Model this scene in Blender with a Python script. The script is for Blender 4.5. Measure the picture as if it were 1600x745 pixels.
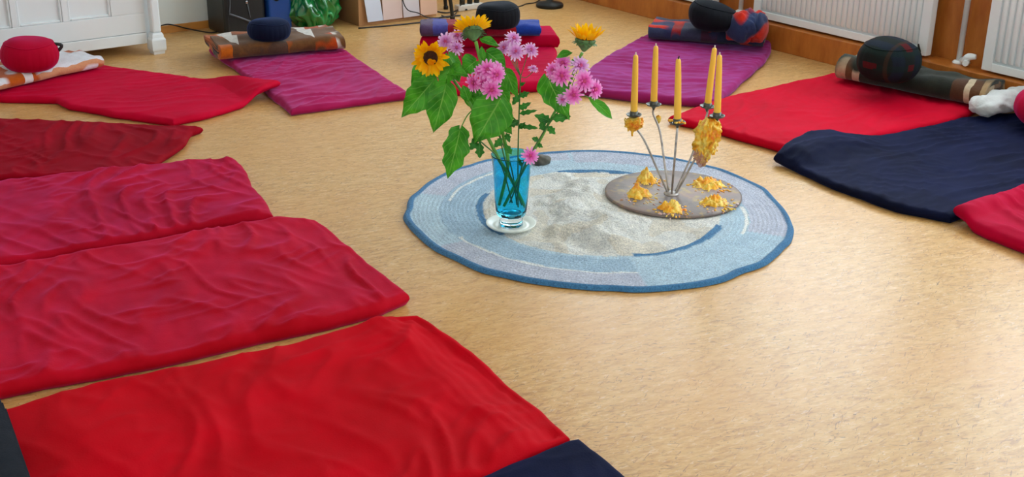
import bpy, bmesh, math, random
import numpy as np
from mathutils import Vector, Matrix, Quaternion

for o in list(bpy.data.objects):
    bpy.data.objects.remove(o)
SC = bpy.context.scene
COL = SC.collection
R = math.radians

# ------------------------------------------------------------------ camera
PITCH, ROLL, YAW, FPX, CAMH = R(22.067), R(0.816), R(-37.347), 1924.11, 1.65
def _room(v):
    c, s = math.cos(YAW), math.sin(YAW)
    return Vector((v[0]*c - v[1]*s, v[0]*s + v[1]*c, v[2]))
_fw = Vector((0, math.cos(PITCH), -math.sin(PITCH)))
_rt = Vector((1, 0, 0))
_up = _rt.cross(_fw)
_r = _rt*math.cos(ROLL) + _up*math.sin(ROLL)
_u = _up*math.cos(ROLL) - _rt*math.sin(ROLL)
FW, RT, UP = _room(_fw), _room(_r), _room(_u)
cam = bpy.data.cameras.new('camera')
cam.sensor_width = 36
cam.lens = 36*FPX/1600
cam.clip_start = 0.05
co = bpy.data.objects.new('camera', cam)
COL.objects.link(co)
co.matrix_world = Matrix((( RT.x, UP.x, -FW.x, 0), (RT.y, UP.y, -FW.y, 0), (RT.z, UP.z, -FW.z, CAMH), (0, 0, 0, 1)))
SC.camera = co
CAM = Vector((0, 0, CAMH))

# ------------------------------------------------------------------ light: overcast daylight through the windows
SC.view_settings.view_transform = 'Standard'
SC.view_settings.look = 'None'
SC.view_settings.gamma = 1
SC.view_settings.use_curve_mapping = False
SC.view_settings.exposure = 0.04
SC.cycles.use_denoising = True
SC.cycles.max_bounces = 10
SC.cycles.diffuse_bounces = 5
SC.cycles.sample_clamp_indirect = 8
w = bpy.data.worlds.new('sky')
SC.world = w
w.use_nodes = True
w.node_tree.nodes['Background'].inputs[0].default_value = (0.80, 0.92, 1.0, 1)
w.node_tree.nodes['Background'].inputs[1].default_value = 7.5
WALLX, BACKY, LEFTX, NEARY, CEIL = 5.60, 7.03, -2.2, -2.2, 3.1
SILL, HEAD = 0.95, 2.75
WIN_RIGHT = [(-1.6, -0.1), (0.3, 1.5), (1.75, 3.30), (3.70, 4.85), (5.2, 6.6)]      # y ranges in the right wall
WIN_BACK = []                                  # x ranges in the back wall
WIN_LEFT_ADDED = [(-1.6, -0.4), (0.4, 1.6)]                                  # y ranges in the left wall; unseen windows added to brighten the radiator fronts
def portal(loc, rot, sx, sy):
    l = bpy.data.lights.new('window_daylight', 'AREA')
    l.shape = 'RECTANGLE'; l.size = sx; l.size_y = sy
    l.cycles.is_portal = True
    o = bpy.data.objects.new('window_daylight', l)
    o.location = loc; o.rotation_euler = rot
    COL.objects.link(o)
zc, zh = (SILL+HEAD)/2, HEAD-SILL
for a, b in WIN_RIGHT: portal((WALLX+0.02, (a+b)/2, zc), (0, R(90), 0), zh, b-a)
for a, b in WIN_BACK: portal(((a+b)/2, BACKY+0.02, zc), (R(-90), 0, 0), b-a, zh)
for a, b in WIN_LEFT_ADDED: portal((LEFTX-0.02, (a+b)/2, zc), (0, R(-90), 0), zh, b-a)

# ------------------------------------------------------------------ helpers
def G(px, py, z=0.0):
    """point of the horizontal plane z seen at photo pixel (px, py)"""
    d = FW*FPX + RT*(px-800) - UP*(py-372.5)
    return CAM + d*((z-CAMH)/d.z)
def V(px, py, ref, off=0.0):
    """point at pixel in the upright plane through ref, facing the viewer; off = nearer by that much"""
    h = Vector((ref[0], ref[1], 0)); dist = h.length; h.normalize()
    d = FW*FPX + RT*(px-800) - UP*(py-372.5)
    return CAM + d*((dist-off)/d.dot(h))
def px_m(p):                                    # metres per photo pixel at p
    return (Vector(p)-CAM).dot(FW)/FPX
def lin(c):
    f = lambda x: x/12.92 if x <= 0.04045 else ((x+0.055)/1.055)**2.4
    return tuple(f(x/255) for x in c) + (1,)

_rs = np.random.RandomState(7)
_perm = np.tile(_rs.permutation(256), 3)
_gang = _rs.rand(256)*2*np.pi
def pn(x, y, seed=0):
    """2-D gradient noise, about -0.7..0.7, vectorised"""
    x = np.asarray(x, float)+seed*17.13; y = np.asarray(y, float)+seed*9.71
    xi = np.floor(x).astype(int); yi = np.floor(y).astype(int)
    xf = x-xi; yf = y-yi
    def g(ix, iy, dx, dy):
        a = _gang[_perm[(_perm[ix & 255] + iy) & 255]]
        return np.cos(a)*dx + np.sin(a)*dy
    s = lambda t: t*t*t*(t*(6*t-15)+10)
    u, v = s(xf), s(yf)
    a = g(xi, yi, xf, yf); b = g(xi+1, yi, xf-1, yf)
    c = g(xi, yi+1, xf, yf-1); d = g(xi+1, yi+1, xf-1, yf-1)
    return (a*(1-u)+b*u)*(1-v) + (c*(1-u)+d*u)*v
def sstep(a, b, x):
    t = np.clip((np.asarray(x, float)-a)/(b-a), 0, 1); return t*t*(3-2*t)

class MB:
    """collects simple solids; build() links them as one mesh object"""
    def __init__(s): s.v = []; s.f = []; s.uv = None; s.smooth = []
    def add(s, vs, fs, smooth=False):
        n = len(s.v); s.v += [tuple(p) for p in vs]
        s.f += [tuple(i+n for i in f) for f in fs]; s.smooth += [smooth]*len(fs); return s
    def box(s, a, b, bev=0.0):
        x0, y0, z0 = a; x1, y1, z1 = b
        if bev <= 0:
            vs = [(x, y, z) for x in (x0, x1) for y in (y0, y1) for z in (z0, z1)]
            return s.add(vs, [(0,1,3,2),(4,6,7,5),(0,4,5,1),(2,3,7,6),(0,2,6,4),(1,5,7,3)])
        bm = bmesh.new(); bmesh.ops.create_cube(bm, size=1)
        for v in bm.verts: v.co = Vector(((x0+x1)/2+v.co.x*(x1-x0), (y0+y1)/2+v.co.y*(y1-y0), (z0+z1)/2+v.co.z*(z1-z0)))
        bmesh.ops.bevel(bm, geom=list(bm.edges), offset=bev, segments=2, affect='EDGES', profile=0.5)
        bm.verts.index_update()
        s.add([v.co[:] for v in bm.verts], [[v.index for v in f.verts] for f in bm.faces]); bm.free(); return s
    def grid(s, P, closed_u=False, closed_v=False, smooth=True):
        """P: array (nu, nv, 3)"""
        nu, nv = P.shape[:2]
        idx = lambda i, j: (i % nu)*nv + (j % nv)
        fs = [(idx(i,j), idx(i+1,j), idx(i+1,j+1), idx(i,j+1)) for i in range(nu if closed_u else nu-1) for j in range(nv if closed_v else nv-1)]
        return s.add(P.reshape(-1, 3).tolist(), fs, smooth)
    def tube(s, pts, rad, seg=8, sub=4, cap=True):
        pts = [Vector(p) for p in pts]
        if not hasattr(rad, '__len__'): rad = [rad]*len(pts)
        P, Q = [], []
        if len(pts) > 2 and sub > 1:
            for i in range(len(pts)-1):
                p0 = pts[max(i-1,0)]; p1 = pts[i]; p2 = pts[i+1]; p3 = pts[min(i+2,len(pts)-1)]
                for k in range(sub):
                    t = k/sub
                    P.append(0.5*((2*p1)+(p2-p0)*t+(2*p0-5*p1+4*p2-p3)*t*t+(3*p1-p0-3*p2+p3)*t**3)); Q.append(rad[i]*(1-t)+rad[i+1]*t)
            P.append(pts[-1]); Q.append(rad[-1])
        else: P, Q = pts, list(rad)
        t0 = (P[1]-P[0]).normalized(); n = t0.orthogonal().normalized(); rows = []
        for i, p in enumerate(P):
            t = (P[min(i+1,len(P)-1)]-P[max(i-1,0)]).normalized()
            n = (n-t*n.dot(t)).normalized(); b = t.cross(n)
            rows.append([p+(n*math.cos(2*math.pi*k/seg)+b*math.sin(2*math.pi*k/seg))*Q[i] for k in range(seg)])
        vs = [v[:] for r in rows for v in r]; m = len(rows)
        fs = [(i*seg+k, i*seg+(k+1)%seg, (i+1)*seg+(k+1)%seg, (i+1)*seg+k) for i in range(m-1) for k in range(seg)]
        s.add(vs, fs, True)
        if cap:
            n0 = len(s.v)-len(vs)
            s.f += [tuple(n0+k for k in reversed(range(seg))), tuple(n0+(m-1)*seg+k for k in range(seg))]; s.smooth += [False, False]
        return s
    def lathe(s, prof, center=(0,0,0), seg=48, fn=None):
        """prof: (r, z) list from bottom to top"""
        prof = np.array(prof, float); th = np.arange(seg)*2*np.pi/seg
        r = prof[:,0][:,None]*np.ones(seg); z = prof[:,1][:,None]*np.ones(seg); t = np.ones((len(prof),1))*th
        x, y = r*np.cos(t), r*np.sin(t)
        if fn: x, y, z = fn(x, y, z, t)
        return s.grid(np.stack([x+center[0], y+center[1], z+center[2]], -1), closed_v=True)
    def build(s, name, mat, parent=None, origin=None, loc=None):
        me = bpy.data.meshes.new(name)
        vs = s.v
        if origin is not None: vs = [(a-origin[0], b-origin[1], c-origin[2]) for a, b, c in vs]
        me.from_pydata(vs, [], s.f); me.update()
        me.polygons.foreach_set('use_smooth', s.smooth)
        bm = bmesh.new(); bm.from_mesh(me); bmesh.ops.recalc_face_normals(bm, faces=bm.faces); bm.to_mesh(me); bm.free()
        if mat: me.materials.append(mat)
        return link(name, me, parent, loc if loc is not None else (origin if parent is None and origin is not None else (0,0,0)))
def link(name, me, parent=None, loc=(0,0,0)):
    o = bpy.data.objects.new(name, me); COL.objects.link(o); o.location = loc
    if parent: o.parent = parent
    return o
def tag(o, label=None, cat=None, group=None, kind=None):
    if label: o['label'] = label
    if cat: o['category'] = cat
    if group: o['group'] = group
    if kind: o['kind'] = kind
    return o
def empty(name, loc, label, cat, group=None):
    o = bpy.data.objects.new(name, None); COL.objects.link(o); o.location = loc; o.empty_display_size = 0.1
    return tag(o, label, cat, group)
def set_uv(me, uvs):
    l = me.uv_layers.new(name='UVMap')
    li = np.zeros(len(me.loops), int); me.loops.foreach_get('vertex_index', li)
    l.data.foreach_set('uv', np.asarray(uvs, float)[li].ravel())

# ------------------------------------------------------------------ materials
class Mat:
    def __init__(s, name):
        s.m = bpy.data.materials.new(name); s.m.use_nodes = True
        s.t = s.m.node_tree; s.p = s.t.nodes['Principled BSDF']; s.tc = None
    def n(s, typ, **k):
        x = s.t.nodes.new(typ)
        for a, b in k.items(): setattr(x, a, b)
        return x
    def l(s, a, b): s.t.links.new(a, b)
    def coords(s, out='Object', scale=(1,1,1), rot=(0,0,0)):
        if s.tc is None: s.tc = s.n('ShaderNodeTexCoord')
        mp = s.n('ShaderNodeMapping'); mp.inputs['Scale'].default_value = scale; mp.inputs['Rotation'].default_value = rot
        s.l(s.tc.outputs[out], mp.inputs['Vector']); return mp.outputs[0]
    def noise(s, vec, scale=5, detail=3, rough=0.5, dist=0):
        x = s.n('ShaderNodeTexNoise'); x.inputs['Scale'].default_value = scale; x.inputs['Detail'].default_value = detail
        x.inputs['Roughness'].default_value = rough; x.inputs['Distortion'].default_value = dist
        s.l(vec, x.inputs['Vector']); return x.outputs['Fac']
    def ramp(s, fac, stops, interp='LINEAR'):
        x = s.n('ShaderNodeValToRGB'); r = x.color_ramp; r.interpolation = interp
        while len(r.elements) < len(stops): r.elements.new(0.5)
        for e, (p, c) in zip(r.elements, stops): e.position = p; e.color = c if len(c) == 4 else tuple(c)+(1,)
        s.l(fac, x.inputs[0]); return x.outputs[0]
    def mix(s, fac, a, b, mode='MIX'):
        x = s.n('ShaderNodeMix', data_type='RGBA', blend_type=mode)
        for sock, v in ((x.inputs[0], fac), (x.inputs[6], a), (x.inputs[7], b)):
            if hasattr(v, 'links') or isinstance(v, bpy.types.NodeSocket): s.l(v, sock)
            else: sock.default_value = v
        return x.outputs[2]
    def math(s, op, a, b=0.0):
        x = s.n('ShaderNodeMath', operation=op)
        for i, v in enumerate((a, b)):
            if isinstance(v, bpy.types.NodeSocket): s.l(v, x.inputs[i])
            else: x.inputs[i].default_value = v
        return x.outputs[0]
    def bump(s, h, strength=0.3, dist=0.01):
        b = s.n('ShaderNodeBump'); b.inputs['Strength'].default_value = strength; b.inputs['Distance'].default_value = dist
        s.l(h, b.inputs['Height']); s.l(b.outputs[0], s.p.inputs['Normal'])
    def set(s, color=None, rough=None, **k):
        if color is not None:
            if isinstance(color, bpy.types.NodeSocket): s.l(color, s.p.inputs['Base Color'])
            else: s.p.inputs['Base Color'].default_value = color
        if rough is not None: s.p.inputs['Roughness'].default_value = rough
        for a, b in k.items():
            s.p.inputs[a.replace('_', ' ')].default_value = b
        return s
WHITE, BLACK = (1,1,1,1), (0,0,0,1)
def plain(name, rgb, rough=0.5, var=0.12, vs=8.0, bump=0.0, bs=60, **k):
    m = Mat(name); v = m.coords()
    c = lin(rgb); d = tuple(x*(1-var) for x in c[:3])+(1,); e = tuple(min(1, x*(1+var)) for x in c[:3])+(1,)
    m.set(m.ramp(m.noise(v, vs, 3), [(0.3, d), (0.7, e)]), rough, **k)
    if bump: m.bump(m.noise(v, bs, 3), bump, 0.004)
    return m.m
def fabric(name, rgb, rgb2=None, sheen=0.5, sheen_rgb=None, rough=0.75, bs=220, bump=0.25, var_scale=3.0):
    m = Mat(name); v = m.coords()
    a, b = lin(rgb), lin(rgb2 or rgb)
    n1 = m.noise(v, var_scale, 4, 0.6)
    m.set(m.ramp(n1, [(0.32, a), (0.68, b)]), rough, Sheen_Weight=sheen, Sheen_Roughness=0.4, Sheen_Tint=lin(sheen_rgb or (255,255,255)))
    m.p.inputs['Specular IOR Level'].default_value = 0.07
    m.bump(m.noise(v, bs, 2), bump, 0.002)
    return m.m

def floor_material():
    m = Mat('marbled_linoleum')
    def layer(sx, sy, rot, det=3, dist=0.8):
        mp = m.n('ShaderNodeMapping'); mp.inputs['Scale'].default_value = (sx, sy, 1)
        m.l(m.coords(rot=(0, 0, R(rot))), mp.inputs['Vector'])
        return m.noise(mp.outputs[0], 1.0, det, 0.65, dist)
    n1 = layer(9, 40, 10, 4); n2 = layer(22, 80, 20, 3, 1.2); n3 = layer(13, 62, -6, 2, 1.4); n4 = layer(24, 125, 34, 1, 1.8); n5 = layer(36, 130, 4, 2, 1.0); n6 = layer(20, 140, -28, 1, 1.6)
    c = m.ramp(n1, [(0.28, lin((176,128,70))), (0.48, lin((204,156,92))), (0.70, lin((226,190,132)))])
    c2 = m.ramp(n2, [(0.30, lin((148,98,52))), (0.46, lin((202,154,88))), (0.62, lin((218,174,112))), (0.74, lin((234,210,176)))])
    c = m.mix(0.5, c, c2)
    c = m.mix(m.math('MULTIPLY', m.ramp(n5, [(0.60, BLACK), (0.68, WHITE)]), 0.45), c, lin((230,208,176)))
    c = m.mix(m.math('MULTIPLY', m.ramp(n3, [(0.63, BLACK), (0.69, WHITE)]), 0.5), c, lin((150,98,56)))
    c = m.mix(m.math('MULTIPLY', m.ramp(n4, [(0.68, BLACK), (0.71, WHITE)]), 0.7), c, lin((92,64,40)))
    c = m.mix(m.math('MULTIPLY', m.ramp(n6, [(0.69, BLACK), (0.72, WHITE)]), 0.7), c, lin((120,82,50)))
    big = m.noise(m.coords(), 1.6, 3)
    c = m.mix(m.math('MULTIPLY', m.ramp(big, [(0.4, BLACK), (0.65, WHITE)]), 0.3), c, lin((214,154,84)))
    m.set(c, 0.34, Specular_IOR_Level=0.5)
    m.bump(m.noise(m.coords(), 70, 2), 0.04, 0.002)
    return m.m
def wood_wall():
    m = Mat('orange_brown_panel'); n = m.noise(m.coords(scale=(6,6,2)), 2.0, 4, 0.6)
    m.set(m.ramp(n, [(0.3, lin((168,92,30))), (0.7, lin((204,126,52)))]), 0.4)
    return m.m
M = dict(
    floor=floor_material(), wood=wood_wall(),
    wall=plain('white_wall_paint', (226,230,226), 0.8, 0.02, 2, 0.05),
    base=plain('ochre_skirting', (206,138,62), 0.45, 0.08),
    wardrobe=plain('white_gloss_paint', (230,236,238), 0.42, 0.02, 3),
    radiator=plain('radiator_enamel', (244,248,248), 0.3, 0.01, 3),
    rad_back=plain('radiator_sheet', (206,216,218), 0.4, 0.01, 3),
    dark=plain('dark_metal', (40,40,38), 0.45, 0.1, 10, Metallic=0.6),
    black=plain('black_plastic', (22,24,24), 0.4, 0.15),
    cord=plain('black_rubber', (24,25,30), 0.55, 0.1),
    frame=plain('window_frame_paint', (235,236,232), 0.5, 0.02),
)

# ------------------------------------------------------------------ the room
def struct(mb, name, mat, **k):
    o = mb.build(name, mat, **k); o['kind'] = 'structure'; return o
struct(MB().box((LEFTX-0.1, NEARY-0.1, -0.08), (WALLX+0.1, BACKY+0.1, 0)), 'floor', M['floor'])
struct(MB().box((LEFTX-0.1, NEARY-0.1, CEIL), (WALLX+0.1, BACKY+0.1, CEIL+0.1)), 'ceiling', M['wall'])
def wall_with(name, axis, a0, a1, lo, hi, wins, zlow):
    """upright wall; axis 'y' runs along y (thickness lo..hi in x) or 'x'"""
    mb = MB()
    def seg(p, q, z0, z1):
        if q-p < 1e-4: return
        if axis == 'y': mb.box((lo, p, z0), (hi, q, z1))
        else: mb.box((p, lo, z0), (q, hi, z1))
    seg(a0, a1, zlow, SILL); seg(a0, a1, HEAD, CEIL)
    cur = a0
    for a, b in wins: seg(cur, a, SILL, HEAD); cur = b
    seg(cur, a1, SILL, HEAD)
    return struct(mb, name, M['wall'])
wall_with('wall_right', 'y', NEARY, BACKY, WALLX, WALLX+0.1, WIN_RIGHT, 0.9)
struct(MB().box((WALLX, NEARY, 0), (WALLX+0.1, BACKY, 0.9)), 'trim_1', M['wood'])
wall_with('wall_back', 'x', LEFTX, WALLX+0.1, BACKY, BACKY+0.1, WIN_BACK, 0)
wall_with('wall_left', 'y', NEARY, BACKY, LEFTX-0.1, LEFTX, WIN_LEFT_ADDED, 0)
struct(MB().box((LEFTX-0.1, NEARY-0.1, 0), (WALLX+0.1, NEARY, CEIL)), 'wall_near', M['wall'])
struct(MB().box((5.46, NEARY, 0), (WALLX, BACKY, 0.143), 0.004), 'baseboard_right', M['wood'])
struct(MB().box((LEFTX, BACKY-0.015, 0), (5.46, BACKY, 0.045), 0.003), 'baseboard_back', M['base'])
wi = 1
def window(p0, p1, axis, plane):
    global wi
    a, b = p0, p1; t = 0.05; mb = MB()
    def bx(u0, u1, z0, z1):
        if axis == 'y': mb.box((plane-0.02, u0, z0), (plane+0.03, u1, z1))
        else: mb.box((u0, plane-0.02, z0), (u1, plane+0.03, z1))
    bx(a, a+t, SILL, HEAD); bx(b-t, b, SILL, HEAD); bx(a+t, b-t, SILL, SILL+t); bx(a+t, b-t, HEAD-t, HEAD)
    bx((a+b)/2-0.03, (a+b)/2+0.03, SILL+t, HEAD-t); bx(a+t, (a+b)/2-0.03, 2.15, 2.2); bx((a+b)/2+0.03, b-t, 2.15, 2.2)
    struct(mb, 'window_%d' % wi, M['frame']); wi += 1
for a, b in WIN_RIGHT: window(a, b, 'y', WALLX+0.05)
for a, b in WIN_BACK: window(a, b, 'x', BACKY+0.05)
for a, b in WIN_LEFT_ADDED: window(a, b, 'y', LEFTX-0.05)

# ------------------------------------------------------------------ radiators and pipes
_ribmesh = {}
def radiator(y0, y1, label, axis='y', plane=5.50, z0=0.155, z1=0.80, drain=None):
    """white ribbed panel radiator; front face at `plane`, facing into the room"""
    cy = (y0+y1)/2
    T = (lambda f, u, z: (plane+f, u, z)) if axis == 'y' else (lambda f, u, z: (u, plane+f, z))
    root = empty('radiator', T(0, cy, z0), label, 'radiator', 'radiators along the walls')
    org = T(0, cy, z0)
    def bx(f0, f1, u0, u1, za, zb, bev=0.0):
        p, q = T(f0, u0, za), T(f1, u1, zb)
        return MB().box(tuple(map(min, p, q)), tuple(map(max, p, q)), bev)
    bx(0.008, 0.05, y0+0.003, y1-0.003, z0+0.005, z1-0.004).build('back_panel', M['rad_back'], root, org)
    bx(0.0, 0.045, y0, y0+0.055, z0, z1, 0.004).build('side_strip', M['radiator'], root, org)
    bx(0.0, 0.045, y1-0.055, y1, z0, z1, 0.004).build('side_strip', M['radiator'], root, org)
    bx(0.0, 0.045, y0+0.055, y1-0.055, z0, z0+0.04, 0.003).build('bottom_rail', M['radiator'], root, org)
    bx(0.0, 0.045, y0+0.055, y1-0.055, z1-0.04, z1, 0.003).build('top_rail', M['radiator'], root, org)
    n = max(2, int(round((y1-y0-0.12)/0.036)))
    key = (axis,)
    if key not in _ribmesh:
        pr = [(-0.0135, 0.012), (-0.012, 0.002), (-0.007, -0.004), (0, -0.006), (0.007, -0.004), (0.012, 0.002), (0.0135, 0.012)]
        P = np.array([[((f, u, z) if axis == 'y' else (u, f, z)) for u, f in pr] for z in (0.0, 0.015, z1-z0-0.115, z1-z0-0.10)])
        P[0] *= 1; 
        if axis == 'y': P[0,:,0] = 0.010; P[3,:,0] = 0.010
        else: P[0,:,1] = 0.010; P[3,:,1] = 0.010
        o = MB().grid(P).build('rib', M['radiator']); _ribmesh[key] = o.data; bpy.data.objects.remove(o)
    for i in range(n):
        u = y0+0.06 + (i+0.5)*(y1-y0-0.12)/n
        p = T(0, u, z0+0.05)
        link('rib', _ribmesh[key], root, (p[0]-org[0], p[1]-org[1], p[2]-org[2]))
    if drain is not None:
        u = drain
        p0, p1 = T(-0.012, u, z0+0.035), T(0.0, u, z0+0.02)
        MB().tube([T(0.0, u, z0+0.018), p0, T(-0.014, u+0.008, z0+0.06)], [0.005, 0.006, 0.004], 8, 3).build('drain_key', M['dark'], root, org)
    for u in (y0+0.15, y1-0.15):                # wall brackets
        bx(0.05, 0.10 if axis == 'y' else 0.05, u-0.015, u+0.015, z0+0.1, z0+0.14).build('bracket', M['rad_back'], root, org)
    return root
radiator(3.70, 4.90, 'white ribbed radiator behind the domed tartan cushion', drain=3.735)
radiator(2.05, 3.375, 'white ribbed radiator at the right edge, right of the thick pipe')
radiator(5.22, 6.45, 'white radiator partly seen above the black cushion on the purple mat', drain=5.27)
radiator(3.95, 5.1, 'white panel low on the back wall behind the power strip', axis='x', plane=6.96, z0=0.10)
def pipe(y, label, valve=False):
    root = empty('heating_pipe', (5.565, y, 0.143), label, 'pipe')
    o = (5.565, y, 0.143)
    MB().tube([(5.565, y, 0.143), (5.565, y, 3.09)], 0.0145, 14, 1).build('pipe_run', M['radiator'], root, o)
    MB().lathe([(0.0, 0.0), (0.032, 0.0), (0.032, 0.006), (0.024, 0.014), (0.0145, 0.016)], (5.565, y, 0.143), 20).build('collar', M['radiator'], root, o)
    if valve:
        MB().tube([(5.56, y-0.02, 0.165), (5.535, y-0.05, 0.17), (5.53, y-0.075, 0.195), (5.54, y-0.11, 0.20)], [0.013, 0.018, 0.02, 0.012], 10, 4).build('valve', M['radiator'], root, o)
        MB().tube([(5.53, y-0.07, 0.165), (5.505, y-0.075, 0.165)], [0.017, 0.015], 12, 1).build('valve_cap', M['radiator'], root, o)
pipe(3.545, 'white heating pipe with valve and collar between two radiators', True)
pipe(5.055, 'thin white heating pipe rising behind the black domed cushion')

# ------------------------------------------------------------------ white wardrobe
def wardrobe():
    yf, x0, x1, zb, zt = 6.60, 0.35, 2.53, 0.055, 2.0
    root = empty('wardrobe', (1.45, 6.8, 0), 'white painted wardrobe with panelled front and square corner feet', 'wardrobe')
    o = (1.45, 6.8, 0); m = M['wardrobe']
    MB().box((x0, yf+0.03, zb+0.02), (x1, 7.0, zt)).build('carcass', m, root, o)
    MB().box((x0+0.06, yf+0.002, zb), (x1-0.06, yf+0.03, 0.115), 0.004).build('plinth_board', m, root, o)
    MB().box((x0+0.06, yf+0.008, 0.117), (x1-0.06, yf+0.03, 0.225), 0.003).build('bottom_rail', m, root, o)
    MB().box((x0+0.06, yf+0.008, 1.90), (x1-0.06, yf+0.03, 1.98), 0.003).build('top_rail', m, root, o)
    pans = [(2.055-0.262*k, 2.285-0.262*k) for k in range(6)]
    MB().box((2.285, yf+0.008, 0.225), (2.47, yf+0.03, 1.90), 0.003).build('stile', m, root, o)
    MB().box((x0+0.06, yf+0.008, 0.225), (pans[-1][0], yf+0.03, 1.90), 0.003).build('stile', m, root, o)
    for (a, b), (c, d) in zip(pans[1:], pans[:-1]):
        MB().box((b, yf+0.008, 0.225), (c, yf+0.03, 1.90), 0.003).build('stile', m, root, o)
    for a, b in pans:
        p = MB().box((a, yf+0.026, 0.225), (b, yf+0.04, 1.90)).build('door_panel', m, root, o)
        for q, r_ in (((a, yf+0.012, 0.225), (a+0.012, yf+0.03, 1.90)), ((b-0.012, yf+0.012, 0.225), (b, yf+0.03, 1.90)), ((a+0.012, yf+0.012, 0.225), (b-0.012, yf+0.03, 0.237))):
            MB().box(q, r_, 0.005).build('moulding', m, p, o)
    for xc in (2.51, 0.37):
        yc = 6.575
        post = MB().box((xc-0.024, yc-0.024, 0.118), (xc+0.026, yc+0.03, 1.98), 0.010).build('corner_post', m, root, o)
        MB().lathe([(0.0, 0.0), (0.044, 0.0), (0.046, 0.016), (0.053, 0.020), (0.056, 0.030), (0.056, 0.080), (0.052, 0.088), (0.046, 0.092), (0.044, 0.108), (0.036, 0.118), (0.0, 0.118)], (xc, yc, 0), 4,
                   lambda x, y, z, t: (x*math.cos(R(45))-y*math.sin(R(45)), x*math.sin(R(45))+y*math.cos(R(45)), z)).build('foot', m, post, o)
    for f in root.children_recursive:
        if f.name.startswith('foot'):
            f.data.polygons.foreach_set('use_smooth', [False]*len(f.data.polygons))
wardrobe()

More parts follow.
